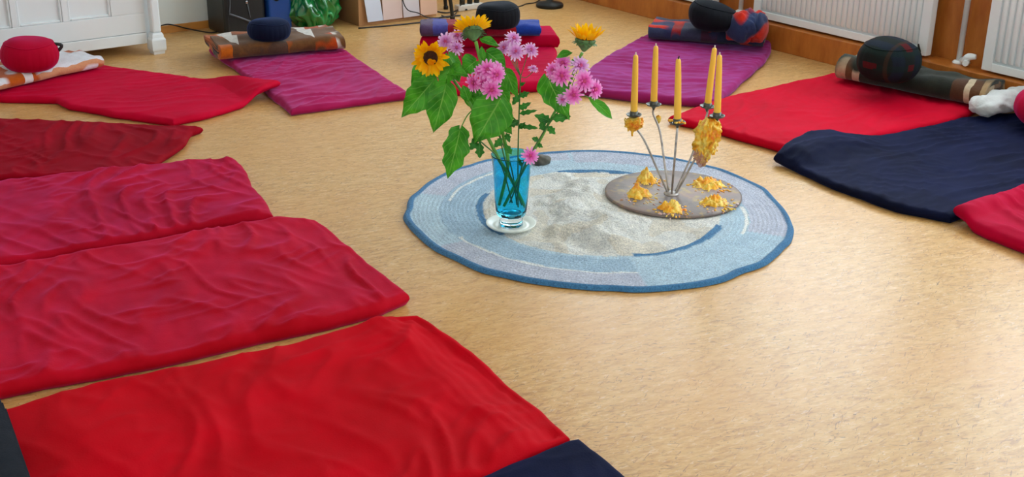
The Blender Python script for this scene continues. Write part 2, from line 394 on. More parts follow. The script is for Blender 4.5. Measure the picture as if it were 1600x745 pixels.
# ------------------------------------------------------------------ mats
MAT_OUT = {}
def resample(pts, n_t):
    P = np.array(pts, float); d = np.r_[0, np.cumsum(np.hypot(*np.diff(P, axis=0).T))]; d /= d[-1]
    tt = np.linspace(0, 1, 241)
    Q = np.stack([np.interp(tt, d, P[:,0]), np.interp(tt, d, P[:,1])], 1)
    k = 3; pad = np.pad(Q, ((k,k),(0,0)), mode='reflect', reflect_type='odd')
    Q = np.stack([np.convolve(pad[:,i], np.ones(2*k+1)/(2*k+1), 'valid') for i in (0,1)], 1)
    return np.stack([np.interp(n_t, tt, Q[:,0]), np.interp(n_t, tt, Q[:,1])], 1)
def tsamples(L, step=0.0095):
    e = np.array([0, .0015, .004, .008, .013, .02, .03])
    n = int((L-0.08)/step)
    return np.r_[e, np.linspace(0.04, L-0.04, n), L-e[::-1]]/L
def mat(label, material, bot, rig, top, lef, T=0.045, fold=0.0, amp=0.006, fine=0.002, seed=1, lift=None, e=0.024, extra=None, wob=0.006, name='floor_mat', group='padded mats laid in a ring on the floor', parent=None, freq=(1.6, 9.0)):
    """padded cloth mat: four edge polylines (room x, y); bot and top run the same way, lef and rig likewise"""
    ln = lambda p: float(np.sum(np.hypot(*np.diff(np.array([q[:2] for q in p]), axis=0).T)))
    c = lambda p: [tuple(q[:2]) for q in p]
    LU, LV = (ln(bot)+ln(top))/2, (ln(lef)+ln(rig))/2
    u, v = tsamples(LU), tsamples(LV)
    B, Tp, Lf, Rg = resample(c(bot), u), resample(c(top), u), resample(c(lef), v), resample(c(rig), v)
    uu, vv = u[:,None,None], v[None,:,None]
    S = (1-vv)*B[:,None]+vv*Tp[:,None]+(1-uu)*Lf[None]+uu*Rg[None] - ((1-uu)*(1-vv)*B[0]+uu*(1-vv)*B[-1]+(1-uu)*vv*Tp[0]+uu*vv*Tp[-1])
    x, y = S[...,0], S[...,1]
    wx = pn(x*5, y*5, seed)*wob*2 + pn(x*14, y*14, seed+5)*wob*0.8; wy = pn(x*5, y*5, seed+1)*wob*2 + pn(x*14, y*14, seed+6)*wob*0.8
    du = np.minimum(u, 1-u)[:,None]*LU*np.ones_like(x); dv = np.minimum(v, 1-v)[None]*LV*np.ones_like(x)
    pr = lambda d: np.sqrt(np.clip(1-(1-np.clip(d/e, 0, 1))**2, 0, 1))
    dm = np.minimum(du, dv)
    prof = pr(dm)
    a, b = math.cos(fold), math.sin(fold)
    fx, fy = x*a+y*b, -x*b+y*a
    k1 = pn(fx*2.2, fy*2.2, seed+2)
    rdg = lambda n_, p: np.clip(1-3.6*np.abs(n_), 0, 1)**p
    r1 = rdg(pn(fx*freq[0]+k1*0.5, fy*freq[1]+k1*1.6, seed+3), 1.6)
    r2 = rdg(pn((fx*0.8+fy*0.6)*freq[0]*1.6+k1, (fy*0.8-fx*0.6)*freq[1]*1.2+k1, seed+4), 1.8)
    r3 = rdg(pn((fx*0.7-fy*0.7)*freq[0]*2.4-k1, (fy*0.7+fx*0.7)*freq[1]*1.5+k1*2, seed+14), 2.0)
    gate = sstep(-0.25, 0.30, pn(x*2.6, y*2.6, seed+8)); gate2 = sstep(-0.1, 0.35, pn(x*3.1, y*3.1, seed+15))
    f1 = pn(fx*freq[0]*2.5, fy*freq[1]*2.6, seed+7)
    dz = amp*(1.1*r1*(0.25+0.9*gate) + 0.6*r2*(1-0.75*gate) + 0.45*r3*gate2) + fine*f1 + 0.5*fine*pn(fx*freq[0]*7, fy*freq[1]*4.5, seed+17) + 0.008*pn(x*2.4, y*2.4, seed+9) - amp*0.5
    if extra: dz = dz + extra(x, y, u[:,None]*LU, v[None]*LV)
    zb = 0.4*T
    z = zb + (T-zb)*prof + dz*np.clip(dm/0.03, 0, 1)*1.0
    # small scallops pressed into the edge
    z += -0.006*np.clip(1-dm/0.05, 0, 1)*np.clip(pn(x*11, y*11, seed+10), 0, 1)*np.clip(dm/0.01, 0, 1)
    z = np.maximum(z, 0.006)
    lf = lift(x, y) if lift else np.zeros_like(x)
    P = np.stack([x+wx, y+wy, z+lf], -1)
    nu, nv = x.shape
    mb = MB().grid(P)
    ring = [(i, 0) for i in range(nu)] + [(nu-1, j) for j in range(1, nv)] + [(i, nv-1) for i in range(nu-2, -1, -1)] + [(0, j) for j in range(nv-2, 0, -1)]
    cx, cy = x.mean(), y.mean()
    n0 = len(mb.v)
    low = []
    for i, j in ring:
        p = P[i, j]; d = np.array([cx-p[0], cy-p[1]]); d /= np.hypot(*d)
        low.append((p[0]+d[0]*0.012, p[1]+d[1]*0.012, 0.002+float(lf[i, j])))
    m = len(ring)
    mb.v += low
    mb.f += [(ring[k][0]*nv+ring[k][1], n0+k, n0+(k+1) % m, ring[(k+1) % m][0]*nv+ring[(k+1) % m][1]) for k in range(m)]
    mb.smooth += [True]*m
    mb.f.append(tuple(n0+k for k in range(m))); mb.smooth.append(False)
    org = (float(cx), float(cy), 0)
    if parent is None:
        o = mb.build(name, material, None, org); tag(o, label, 'mat', group)
    else:
        o = mb.build(name, material, parent, tuple(parent.location))
    return o
Z = 0.02
g = lambda *a: G(a[0], a[1], Z)
gt = lambda *a: G(a[0], a[1], 0.042)
gm = lambda *a: G(a[0], a[1], 0.030)
gb = lambda *a: G(a[0], a[1], 0.008)
red_a = fabric('raspberry_red_cotton', (204,2,50), (186,0,40), 0.12, (255,60,150))
magenta = fabric('magenta_cotton', (170,28,86), (146,14,64), 0.42, (235,140,220))
crimson = fabric('crimson_cotton', (188,0,52), (166,0,40), 0.14, (255,60,170))
purple = fabric('purple_cotton', (156,34,102), (132,18,76), 0.50, (200,150,250))
red_e = fabric('bright_red_cotton', (204,0,40), (186,0,32), 0.08, (255,50,140))
navy = fabric('navy_cotton', (16,22,54), (9,12,32), 0.10, (90,120,220))
darkred = fabric('dark_red_velvet', (158,0,28), (132,0,16), 0.12, (255,60,120))
rose = fabric('faded_rose_red_velvet', (186,10,42), (156,0,22), 0.40, (255,90,180), var_scale=5)
rose_j = fabric('worn_red_velvet', (192,8,34), (164,0,14), 0.38, (255,90,170), var_scale=5)
scarlet = fabric('scarlet_velvet', (206,0,26), (180,0,16), 0.08, (255,30,90))

mat('raspberry red mat under the round red cushion, its tip on the magenta mat', red_a,
    [g(272,193), g(330,180), g(385,163), g(438,144)], [g(438,144), g(300,124), g(165,104), (1.97,6.52)], [(1.32,6.30), (1.97,6.52)],
    [g(272,193), g(180,180), g(105,167), g(85,157), g(0,156), (1.32,6.30)], 0.036, R(-20), 0.005, 0.0015, 11,
    lambda x, y: 0.048*sstep(2.40, 2.56, x)*sstep(4.9, 5.1, y))
mat('magenta mat under the brown and orange folded blanket', magenta,
    [g(456,176), g(550,163), g(645,150)], [g(645,150), g(600,122), g(575,105), g(530,72), (3.36,6.44)], [(2.74,6.40), (3.36,6.44)],
    [g(456,176), g(400,132), g(345,92), (2.74,6.40)], 0.038, R(5), 0.012, 0.003, 12)
mat('purple mat under the red and blue plaid blanket', purple,
    [g(893,143), g(1000,156), g(1118,165)], [g(1118,165), g(1165,125), g(1204,88), g(1204,58)], [g(1042,38), g(1204,58)],
    [g(893,143), g(925,106), g(960,85), g(1010,58), g(1042,38)], 0.048, R(-50), 0.010, 0.003, 14, freq=(1.3, 10))
mat('bright red mat under the domed tartan cushion', red_e,
    [g(1228,236), g(1130,208), g(1042,187)], [g(1042,187), g(1150,150), g(1300,119), (5.38,4.00)], [(5.36,3.27), (5.38,4.00)],
    [g(1228,236), g(1380,213), g(1500,187), g(1545,162), (5.36,3.27)], 0.042, R(20), 0.007, 0.003, 15)
mat('navy blue mat running to the right edge, white fleece at its end', navy,
    [g(1482,343), g(1400,326), g(1300,291), g(1208,250)], [g(1208,250), g(1262,223), g(1300,217), g(1372,217), g(1500,188), (5.36,3.06)], [(5.36,2.36), (5.36,3.06)],
    [g(1482,343), g(1540,326), (5.36,2.36)], 0.04, R(-10), 0.009, 0.003, 16,
    lambda x, y: 0.044*sstep(3.05, 3.20, y)*sstep(3.83, 3.97, x)*(1-sstep(4.15, 4.5, x)), freq=(1.4, 11))
mat('crimson mat cut off by the right edge, next to the navy mat', crimson,
    [(3.66,1.62), g(1600,390), g(1540,368), g(1487,340)], [g(1487,340), g(1600,303), (5.30,2.33)], [(5.28,1.60), (5.30,2.33)],
    [(3.66,1.62), (5.28,1.60)], 0.048, R(75), 0.013, 0.003, 17,
    lambda x, y: 0.03*sstep(2.30, 2.37, y), freq=(1.6, 8))
mat('dark red mat with a pointed corner at the left edge', darkred,
    [g(246,263), g(290,228), g(302,208), g(318,202)], [g(318,202), g(200,196), g(0,187), (0.95,5.95)], [(0.62,5.00), (0.95,5.95)],
    [gb(246,263), gb(150,279), gb(0,284), (0.62,5.02)], 0.036, R(60), 0.012, 0.002, 18)
mat('faded rose red mat, the upper of two crumpled mats at the left', rose,
    [g(432,345), g(405,308), g(380,265), g(366,253)], [g(366,253), g(300,256), g(260,262), g(130,275), g(0,290), (0.35,4.97)], [(0.22,4.02), (0.35,4.97)],
    [g(432,345), g(350,352), g(180,385), g(0,419), (0.22,4.02)], 0.048, R(58), 0.013, 0.003, 19, freq=(1.8, 8.0))
mat('worn red mat with deep creases, between the rose and scarlet mats', rose_j,
    [gb(640,472), g(575,415), g(530,376), gt(497,343)], [gt(497,343), g(440,346), g(350,360), g(180,391), g(0,423), (0.10,4.05)], [(-0.05,3.10), (0.10,4.05)],
    [gb(640,472), gb(600,493), gb(440,531), gb(240,577), gb(0,625), (-0.05,3.12)], 0.048, R(62), 0.013, 0.003, 20, freq=(1.8, 8.0))
mat('bright scarlet velvet mat in the foreground', scarlet,
    [gm(655,494), g(705,530), g(760,577), g(830,636), g(891,690)], [g(891,690), g(850,710), g(780,745), (0.05,2.13)], [(0.12,3.03), (0.05,2.13)],
    [gm(655,494), gm(600,498), gm(560,511), gm(450,542), gm(300,573), gm(150,603), gm(20,639), (0.12,3.01)], 0.050, R(64), 0.012, 0.002, 21, freq=(1.6, 6.5),
    extra=lambda x, y, a, b: 0.010*np.exp(-((b-0.15)/0.045)**2) - 0.020*(1-sstep(0.0, 0.15, b)) + 0.0016*np.sin(b*170+6*pn(x*5, y*5, 77))*np.exp(-((b-0.1)/0.09)**2) + 0.006*pn(x*9, y*9, 78)*np.exp(-((b-0.55)/0.2)**2))
mat('navy mat corner at the bottom edge, beside the scarlet mat', navy,
    [(1.66,1.22), g(975,746), g(906,692)], [g(906,692), g(890,694), (1.45,2.02), (0.3,2.08)], [(0.25,1.25), (0.3,2.08)],
    [(1.66,1.22), (0.25,1.25)], 0.045, R(10), 0.005, 0.002, 22)

# crimson mattress folded double behind the flowers
c0 = empty('folded_mattress', (3.9, 5.2, 0), 'crimson mattress folded double at its far end, behind the flowers', 'mat', 'padded mats laid in a ring on the floor')
gz = lambda x, y: G(x, y, 0.085)
c_l, c_r = G(674, 40, 0.11), G(862, 43, 0.11)
mat(None, crimson, [g(668,147), g(770,143), g(863,138)], [g(863,138), g(872,84), c_r], [c_l, c_r],
    [g(668,147), g(662,100), c_l], 0.055, R(-35), 0.004, 0.003, 13, name='lower_layer', parent=c0, freq=(1.0, 12))
mat(None, crimson, [gz(655,68), gz(760,67), gz(875,65)], [gz(875,65), c_r], [c_l, c_r],
    [gz(655,68), c_l], 0.072, R(-35), 0.002, 0.001, 23, lambda x, y: 0.050+0*x, e=0.020, name='folded_layer', parent=c0)
# >>>PART2

# ------------------------------------------------------------------ round rug
RUGC = Vector((2.893, 3.252, 0))
RUGR = 0.722
def rug_material():
    m = Mat('hooked_wool_rug'); v = m.coords()
    at = m.n('ShaderNodeAttribute', attribute_name='wool')
    sp = m.noise(v, 170, 2, 0.7)
    c = m.mix(1.0, at.outputs['Color'], m.ramp(sp, [(0.30, (0.62,0.63,0.66,1)), (0.5, (0.95,0.95,0.95,1)), (0.70, (1.25,1.25,1.22,1))]), 'MULTIPLY')
    big = m.noise(v, 18, 3, 0.6)
    c = m.mix(1.0, c, m.ramp(big, [(0.35, (0.88,0.9,0.93,1)), (0.65, (1.05,1.05,1.04,1))]), 'MULTIPLY')
    m.set(c, 0.95, Specular_IOR_Level=0.1, Sheen_Weight=0.15)
    m.bump(m.noise(v, 130, 3, 0.7), 0.9, 0.006)
    return m.m
def rug():
    nr, na = 128, 300
    r = np.linspace(0, 1, nr)[:,None]*np.ones(na); th = np.ones((nr,1))*np.arange(na)[None]*2*np.pi/na
    edge = 1 + 0.012*np.sin(3*th+0.7) + 0.007*np.sin(7*th+2) + 0.004*np.sin(17*th) + 0.014*pn(np.cos(th)*6, np.sin(th)*6, 3)
    Rm = r*RUGR*edge
    x, y = Rm*np.cos(th), Rm*np.sin(th)
    deg = (np.degrees(th)+180) % 360 - 180
    z = 0.012 + 0.0024*np.cos(Rm/0.0165*2*np.pi)*(Rm > 0.1)
    inner = 1-sstep(0.36, 0.47, Rm)
    z = z + inner*(0.008 + 0.055*pn(x*4.2, y*4.2, 31) + 0.034*pn(x*9, y*9, 33) + 0.009*pn(x*24, y*24, 34))
    z = z + 0.002*pn(x*5, y*5, 35)
    # flat under the dish and the candle plate
    for cx, cy, rr in ((2.505-RUGC.x, 3.290-RUGC.y, 0.10), (3.232-RUGC.x, 3.207-RUGC.y, 0.28)):
        k = 1-sstep(rr, rr+0.05, np.hypot(x-cx, y-cy)); z = z*(1-k)+0.0135*k
    z = np.maximum(z, 0.007)
    border = Rm > RUGR*edge-0.027
    z = np.where(border, 0.012+0.006*np.sin(np.clip((RUGR*edge-Rm)/0.027, 0, 1)*np.pi), z)
    z[-1] = 0.003
    P = np.stack([x, y, z], -1)
    blue, pale, lav, cream, line, steel = lin((78,130,172)), lin((190,212,226)), lin((196,200,216)), lin((228,226,220)), lin((240,240,236)), lin((140,166,190))
    C = np.zeros((nr, na, 4)); C[:] = pale
    wav = 0.006*pn(x*9, y*9, 40)
    q = Rm + wav
    C[(q > 0.50) & (deg > -118) & (deg < 10)] = lin((184,208,224))
    C[(q > 0.47) & (q <= 0.60) & ((deg < -118) | (deg > 100))] = lin((170,196,216))
    C[(q > 0.585) & ((deg < -118) | (deg > 176))] = lav
    C[(q > 0.56) & (deg > -58) & (deg < 60)] = lav
    C[(q > 0.60) & (deg > 60) & (deg < 130)] = lav
    C[(np.abs(q-0.588) < 0.006) & ((deg < -118) | (deg > 172))] = line
    C[(np.abs(q-0.575) < 0.005) & (deg > 95) & (deg < 135)] = line
    C[(np.abs(q-0.548) < 0.007) & (deg > -62) & (deg < -32)] = line
    C[q < 0.452] = cream
    bl = q < 0.452
    C[bl & (pn(x*7, y*7, 44) > 0.12)] = lin((222,214,200))
    arc = (np.abs(q-0.452) < 0.013) & ((np.abs(deg-152) < 30) | (np.abs(deg-45) < 27) | ((deg > -116) & (deg < -56)))
    C[arc] = blue
    C[border] = lin((70,124,168))
    mb = MB().grid(P, closed_v=True)
    tag_o = mb.build('round_rug', M_rug, None)
    tag_o.location = RUGC
    me = tag_o.data
    at = me.color_attributes.new('wool', 'FLOAT_COLOR', 'POINT')
    at.data.foreach_set('color', C.reshape(-1))
    tag(tag_o, 'round pale blue wool rug with dark blue rim and curved lines', 'rug')
M_rug = rug_material()
rug()

# ------------------------------------------------------------------ folded blankets and cushions
def banded(name, vstops, ustops=None, dist=0.05, rough=0.9, nscale=6, mottled=0.25, tri=None):
    """cloth with colour bands over the UV of the folded ribbon (v along the length)"""
    m = Mat(name)
    tc = m.n('ShaderNodeTexCoord'); m.tc = tc
    sep = m.n('ShaderNodeSeparateXYZ'); m.l(tc.outputs['UV'], sep.inputs[0])
    n = m.noise(m.coords('Object'), nscale, 3)
    nn = m.math('MULTIPLY', m.math('SUBTRACT', n, 0.5), dist*2)
    c = m.ramp(m.math('ADD', sep.outputs['Y'], nn), [(p, lin(k)) for p, k in vstops], 'CONSTANT')
    if ustops:
        c2 = m.ramp(m.math('ADD', sep.outputs['X'], nn), [(p, lin(k)) for p, k in ustops], 'CONSTANT')
        fac = m.ramp(m.noise(m.coords('Object'), nscale*1.3, 1), [(0.47, BLACK), (0.53, WHITE)])
        c = m.mix(fac, c, c2)
    if tri:
        # rows of triangles: zigzag over v against u
        freq_v, freq_u, col, w_ = tri
        zz = m.math('ABSOLUTE', m.math('SUBTRACT', m.math('FRACT', m.math('MULTIPLY', sep.outputs['Y'], freq_v)), 0.5))
        ww = m.math('FRACT', m.math('MULTIPLY', sep.outputs['X'], freq_u))
        t = m.math('LESS_THAN', m.math('ADD', zz, m.math('MULTIPLY', ww, 0.45)), w_)
        c = m.mix(t, c, lin(col))
    sp = m.noise(m.coords('Object'), 40, 3, 0.7)
    c = m.mix(mottled, c, m.ramp(sp, [(0.35, (0.25,0.22,0.2,1)), (0.65, (1.0,1.0,1.0,1))]), 'MULTIPLY')
    m.set(c, rough, Specular_IOR_Level=0.15, Sheen_Weight=0.2)
    m.bump(m.noise(m.coords('Object'), 160, 3, 0.7), 0.6, 0.004)
    return m.m
def blanket(label, material, p, q, depth, h, z0, seed, turns=2.2, sag=0.012, taper=0.0, name='folded_blanket'):
    """blanket folded into a flat roll; its near edge runs from p to q (room x, y), it reaches `depth` behind that edge"""
    p, q = Vector((p[0], p[1])), Vector((q[0], q[1])); L = (q-p).length; ax = (q-p)/L; nrm = Vector((-ax.y, ax.x))
    if nrm.dot(Vector((p.x, p.y))) < 0: nrm = -nrm
    t = h/(2*turns+0.6); A, B = depth/2, h/2
    nth = int(44*turns); th = np.linspace(0, 2*np.pi*turns, nth)
    sh = t*0.92*th/(2*np.pi)
    fr = (th/(2*np.pi)+0.12) % 1.0
    def curve(off):
        a = np.maximum(A-off, 0.02); b = np.maximum(B-off, 0.003); c = a-b
        X_, Z_ = np.zeros_like(th), np.zeros_like(th)
        for i, f in enumerate(fr):
            if f < 0.3: X_[i], Z_[i] = c[i]*(1-2*f/0.3), b[i]
            elif f < 0.5: q_ = (f-0.3)/0.2*math.pi; X_[i], Z_[i] = -c[i]-b[i]*math.sin(q_), b[i]*math.cos(q_)
            elif f < 0.8: X_[i], Z_[i] = c[i]*(-1+2*(f-0.5)/0.3), -b[i]
            else: q_ = (f-0.8)/0.2*math.pi; X_[i], Z_[i] = c[i]+b[i]*math.sin(q_), -b[i]*math.cos(q_)
        return X_, Z_
    xo, zo = curve(sh); xi, zi = curve(sh+t*0.80)
    X = np.r_[xo, xi[::-1]]; Zz = np.r_[zo, zi[::-1]]
    ul = np.linspace(0, 1, nth); Uu = np.r_[ul, ul[::-1]]
    s = np.r_[0, 0.004, 0.012, 0.03, np.linspace(0.06, 0.94, 34), 0.97, 0.988, 0.996, 1.0]
    ns, nc = len(s), len(X)
    ss = s[:,None]*np.ones(nc); xx = np.ones((ns,1))*X[None]; zz = np.ones((ns,1))*Zz[None]
    ends = np.minimum(ss, 1-ss)*L
    jit = 0.016*pn(Uu[None]*9*np.ones((ns,1)), np.zeros((ns,nc)), seed)*(1-np.clip(ends/0.06, 0, 1))*np.sign(ss-0.5)
    lx = ss*L + jit
    wid = 1+taper*(ss-0.5)
    dd = A + xx*wid + 0.02*pn(ss*3, xx*2, seed+1)
    zc = zz + B
    zc = zc*(1 - 0.10*np.clip(pn(ss*4, xx*6, seed+2)+0.2, 0, 1)) + (zc/h)*sag*pn(ss*5, xx*9, seed+3)*1.2 + (zc/h)*0.004*pn(ss*18, xx*30, seed+4)
    zc = np.maximum(zc, 0.001)
    wx = p.x + ax.x*lx + nrm.x*dd; wy = p.y + ax.y*lx + nrm.y*dd
    Pm = np.stack([wx, wy, zc+z0], -1)
    mb = MB().grid(Pm, closed_v=True)
    n2 = nth
    for row in (0, ns-1):
        for k in range(nth-1):
            mb.f.append((row*nc+k, row*nc+k+1, row*nc+nc-2-k, row*nc+nc-1-k)); mb.smooth.append(False)
    c = (p+q)/2+nrm*A
    o = mb.build(name, material, None, (c.x, c.y, z0))
    set_uv(o.data, np.stack([np.ones((ns,1))*Uu[None], ss], -1).reshape(-1, 2))
    tag(o, label, 'blanket', 'folded blankets on the mats')
    return o
def cushion(label, material, px, yb, wpx, h, z0, seed, power=2.6, lean=(0, 0), squash=1.0, pleats=26, pleat=0.0015, tab=None, button=True, name='meditation_cushion'):
    f = G(px, yb, z0); rad = wpx*px_m(f)/2
    d = Vector((f.x, f.y, 0)).normalized()
    c = f + d*rad*0.88
    root = empty(name, (c.x, c.y, z0), label, 'cushion', 'cushions at the mat ends')
    n = 30; a = np.linspace(-np.pi/2, np.pi/2, n)
    rr = rad*np.abs(np.cos(a))**(2/power); zz = h/2 + h/2*np.sign(np.sin(a))*np.abs(np.sin(a))**(2/2.2)
    zz = np.where(zz < h*0.12, zz*0.4+h*0.06, zz); zz -= zz.min()
    def fn(x, y, z, t):
        r = np.hypot(x, y)
        side = np.clip(r/rad, 0, 1)**3
        k = 1 + (pleat/rad)*np.cos(pleats*t)*side + 0.05*pn(np.cos(t)*1.3, np.sin(t)*1.3+z*3, seed)
        x, y = x*k, y*k*squash
        z = z*(1 + lean[0]*x/rad + lean[1]*y/rad) + 0.02*(z/h)*pn(x*6, y*6, seed+1)
        return x + 0.0*z, y, np.maximum(z, 0.0)
    MB().lathe(np.stack([rr, zz], 1), (0, 0, 0), 78, fn).build('cover', material, root)
    # stitched seam around the upper edge
    k = int(n*0.72)
    th = np.linspace(0, 2*np.pi, 60)
    def ringpt(t):
        x = np.array([[rr[k]*math.cos(t)]]); y = np.array([[rr[k]*math.sin(t)]]); z = np.array([[zz[k]]]); 
        a_, b_, c_ = fn(x, y, z, np.array([[t]])); return (float(a_[0,0]), float(b_[0,0]), float(c_[0,0])+0.0005)
    MB().tube([ringpt(t) for t in th], 0.0028, 6, 1, False).build('seam', material, root)
    if tab:
        side = Vector((-d.y, d.x, 0))*tab
        s0 = side*rad*0.85 + Vector((0, 0, h*0.72)); s1 = side*rad*1.12 + Vector((0, 0, h*0.66)); s2 = side*rad*0.98+Vector((0, 0, h*0.5))
        MB().tube([s0, s1, s2], 0.008, 8, 4).build('carry_loop', M['black'], root)
    return root

bl_a = banded('orange_white_blanket', [(0, (198,92,16)), (0.30, (236,232,230)), (0.38, (196,88,22)), (0.46, (206,140,96)), (0.60, (206,130,84)), (0.68, (232,232,240)), (0.95, (202,92,30))],
              [(0, (228,228,236)), (0.12, (214,150,110)), (0.22, (238,238,240)), (0.4, (176,90,40)), (0.55, (235,232,230))], 0.06, nscale=5, mottled=0.15)
blanket('orange and white folded blanket under the round red cushion', bl_a, G(-22,146,0.05), G(163,104,0.05), 0.36, 0.065, 0.041, 51)
bl_b = banded('brown_orange_blanket', [(0, (196,96,14)), (0.10, (96,62,36)), (0.30, (84,58,44)), (0.52, (150,74,20)), (0.62, (96,60,30)), (0.75, (186,70,10)), (0.93, (214,200,190))],
              [(0, (110,70,34)), (0.2, (58,44,44)), (0.35, (168,84,22)), (0.5, (60,46,40)), (0.7, (150,76,24))], 0.05, nscale=6, mottled=0.3, tri=(3.3, 5.0, (226,220,214), 0.20))
blanket('brown and orange folded blanket with white triangles on the magenta mat', bl_b, G(346,96,0.05), G(541,78,0.05), 0.42, 0.085, 0.046, 52)
bl_c = banded('blue_red_blanket', [(0, (84,60,92)), (0.10, (72,72,150)), (0.22, (150,22,40)), (0.36, (110,16,36)), (0.55, (150,20,50)), (0.72, (178,18,34)), (0.80, (18,56,150))],
              None, 0.05, nscale=5)
blanket('blue and red folded blanket on the folded crimson mattress', bl_c, G(657,58,0.13), G(845,58,0.13), 0.26, 0.07, 0.124, 53)
bl_d = banded('red_blue_plaid_blanket', [(0, (44,58,96)), (0.10, (40,44,84)), (0.20, (150,30,34)), (0.28, (60,64,88)), (0.45, (70,40,60)), (0.60, (40,50,74)), (0.80, (206,38,10)), (0.90, (62,58,74))],
              [(0, (200,40,14)), (0.10, (52,60,90)), (0.20, (188,34,20)), (0.30, (48,52,80)), (0.6, (160,30,30)), (0.8, (40,48,70))], 0.03, nscale=4)
blanket('red and blue plaid blanket on the purple mat', bl_d, G(1012,64,0.055), G(1192,77,0.055), 0.36, 0.085, 0.056, 54)
bl_e = banded('dark_green_brown_blanket', [(0, (186,160,128)), (0.07, (110,72,44)), (0.12, (200,180,150)), (0.17, (40,46,36)), (0.45, (34,40,32)), (0.78, (84,54,34)), (0.86, (206,186,156)), (0.90, (96,62,36)), (0.96, (170,140,100))],
              [(0, (40,46,36)), (0.42, (120,84,50)), (0.5, (196,176,146)), (0.6, (90,58,34)), (0.75, (180,150,110)), (0.85, (80,54,34))], 0.04, nscale=4)
blanket('dark green and tan folded blanket under the domed tartan cushion', bl_e, G(1302,126,0.05), G(1532,172,0.05), 0.30, 0.115, 0.046, 55, sag=0.03)
bl_k = plain('charcoal_wool', (38,42,50), 0.95, 0.2, 20, 0.5, 150, Specular_IOR_Level=0.1)
def charcoal():
    # lies across the outer end of the scarlet mat; long edge faces the rug
    p, q = G(10, 632, 0.09), G(51, 748, 0.09)
    d = (Vector((q.x, q.y))-Vector((p.x, p.y))).normalized()
    a = Vector((p.x, p.y))-d*0.02; b = a+d*0.80
    n = 26
    nrm = Vector((d.y, -d.x))
    if nrm.x > 0: nrm = -nrm
    mb = MB(); root = empty('folded_blanket', (a.x+nrm.x*0.2, (a.y+b.y)/2, 0.058), 'charcoal folded blanket in the bottom left corner, on the scarlet mat', 'blanket', 'folded blankets on the mats')
    for k in range(3):
        s = np.linspace(0, 1, n); t = np.linspace(0, 1, n)
        S, Tt = np.meshgrid(s, t, indexing='ij')
        ins = 0.006*k
        x = a.x + d.x*(ins+S*(0.80-2*ins)) + nrm.x*(ins+Tt*0.42); y = a.y + d.y*(ins+S*(0.80-2*ins)) + nrm.y*(ins+Tt*0.42)
        dm = np.minimum(np.minimum(S, 1-S)*0.8, np.minimum(Tt, 1-Tt)*0.42)
        z0 = 0.058+0.022*k
        ztop = z0 + 0.011 + 0.011*np.sqrt(np.clip(1-(1-np.clip(dm/0.02, 0, 1))**2, 0, 1)) + 0.003*pn(x*8, y*8, 60+k)*(dm > 0)
        zbot = z0 + 0.011 - 0.010*np.sqrt(np.clip(1-(1-np.clip(dm/0.02, 0, 1))**2, 0, 1))
        m2 = MB().grid(np.stack([x, y, ztop], -1)).grid(np.stack([x, y, zbot], -1))
        m2.build('blanket_fold', bl_k, root, tuple(root.location))
charcoal()

zafu_red = fabric('zafu_red_cotton', (190,6,50), (166,0,34), 0.3, (255,90,190))
zafu_navy = fabric('zafu_navy_cotton', (22,30,58), (16,22,40), 0.25, (120,150,220))
zafu_black = fabric('zafu_black_cotton', (24,26,32), (18,20,22), 0.2, (150,160,180))
def tartan():
    m = Mat('dark_tartan_wool'); v = m.coords(); sep = m.n('ShaderNodeSeparateXYZ'); m.l(v, sep.inputs[0])
    def stripe(s, f, wd, ph=0.0):
        return m.math('LESS_THAN', m.math('FRACT', m.math('ADD', m.math('MULTIPLY', s, f), ph)), wd)
    c = m.mix(m.math('MULTIPLY', stripe(sep.outputs['X'], 9, 0.45), 0.7), lin((24,30,28)), lin((24,32,48)))
    c = m.mix(m.math('MULTIPLY', stripe(sep.outputs['Z'], 14, 0.4), 0.55), c, lin((20,38,34)))
    c = m.mix(m.math('MULTIPLY', m.math('MULTIPLY', stripe(sep.outputs['X'], 7, 0.28, 0.3), stripe(sep.outputs['Z'], 11, 0.35, 0.2)), 0.75), c, lin((88,16,22)))
    c = m.mix(m.math('MULTIPLY', stripe(sep.outputs['Y'], 6, 0.10, 0.5), 0.5), c, lin((64,44,30)))
    m.set(c, 0.9, Specular_IOR_Level=0.15); m.bump(m.noise(v, 200, 2), 0.4, 0.003); return m.m
cushion('round red cushion on the orange and white blanket', zafu_red, 51, 117, 88, 0.165, 0.098, 61, tab=-1, power=3.0)
cushion('navy cushion on the brown and orange blanket', zafu_navy, 422, 67, 68, 0.115, 0.125, 62, power=4.5)
cushion('black cushion on the blue and red blanket', zafu_black, 778, 48, 69, 0.135, 0.196, 63, power=6, lean=(0.0, 0.0))
cushion('black domed cushion on the red and blue plaid blanket', zafu_black, 1114, 54, 82, 0.17, 0.138, 64, power=2.3, lean=(-0.22, 0.15))
cushion('domed dark tartan cushion on the dark green blanket', tartan(), 1384, 134, 98, 0.215, 0.13, 65, power=2.7)
cushion('red cushion at the right edge beside the white fleece', zafu_red, 1652, 216, 146, 0.20, 0.05, 66, power=2.6, pleats=20)

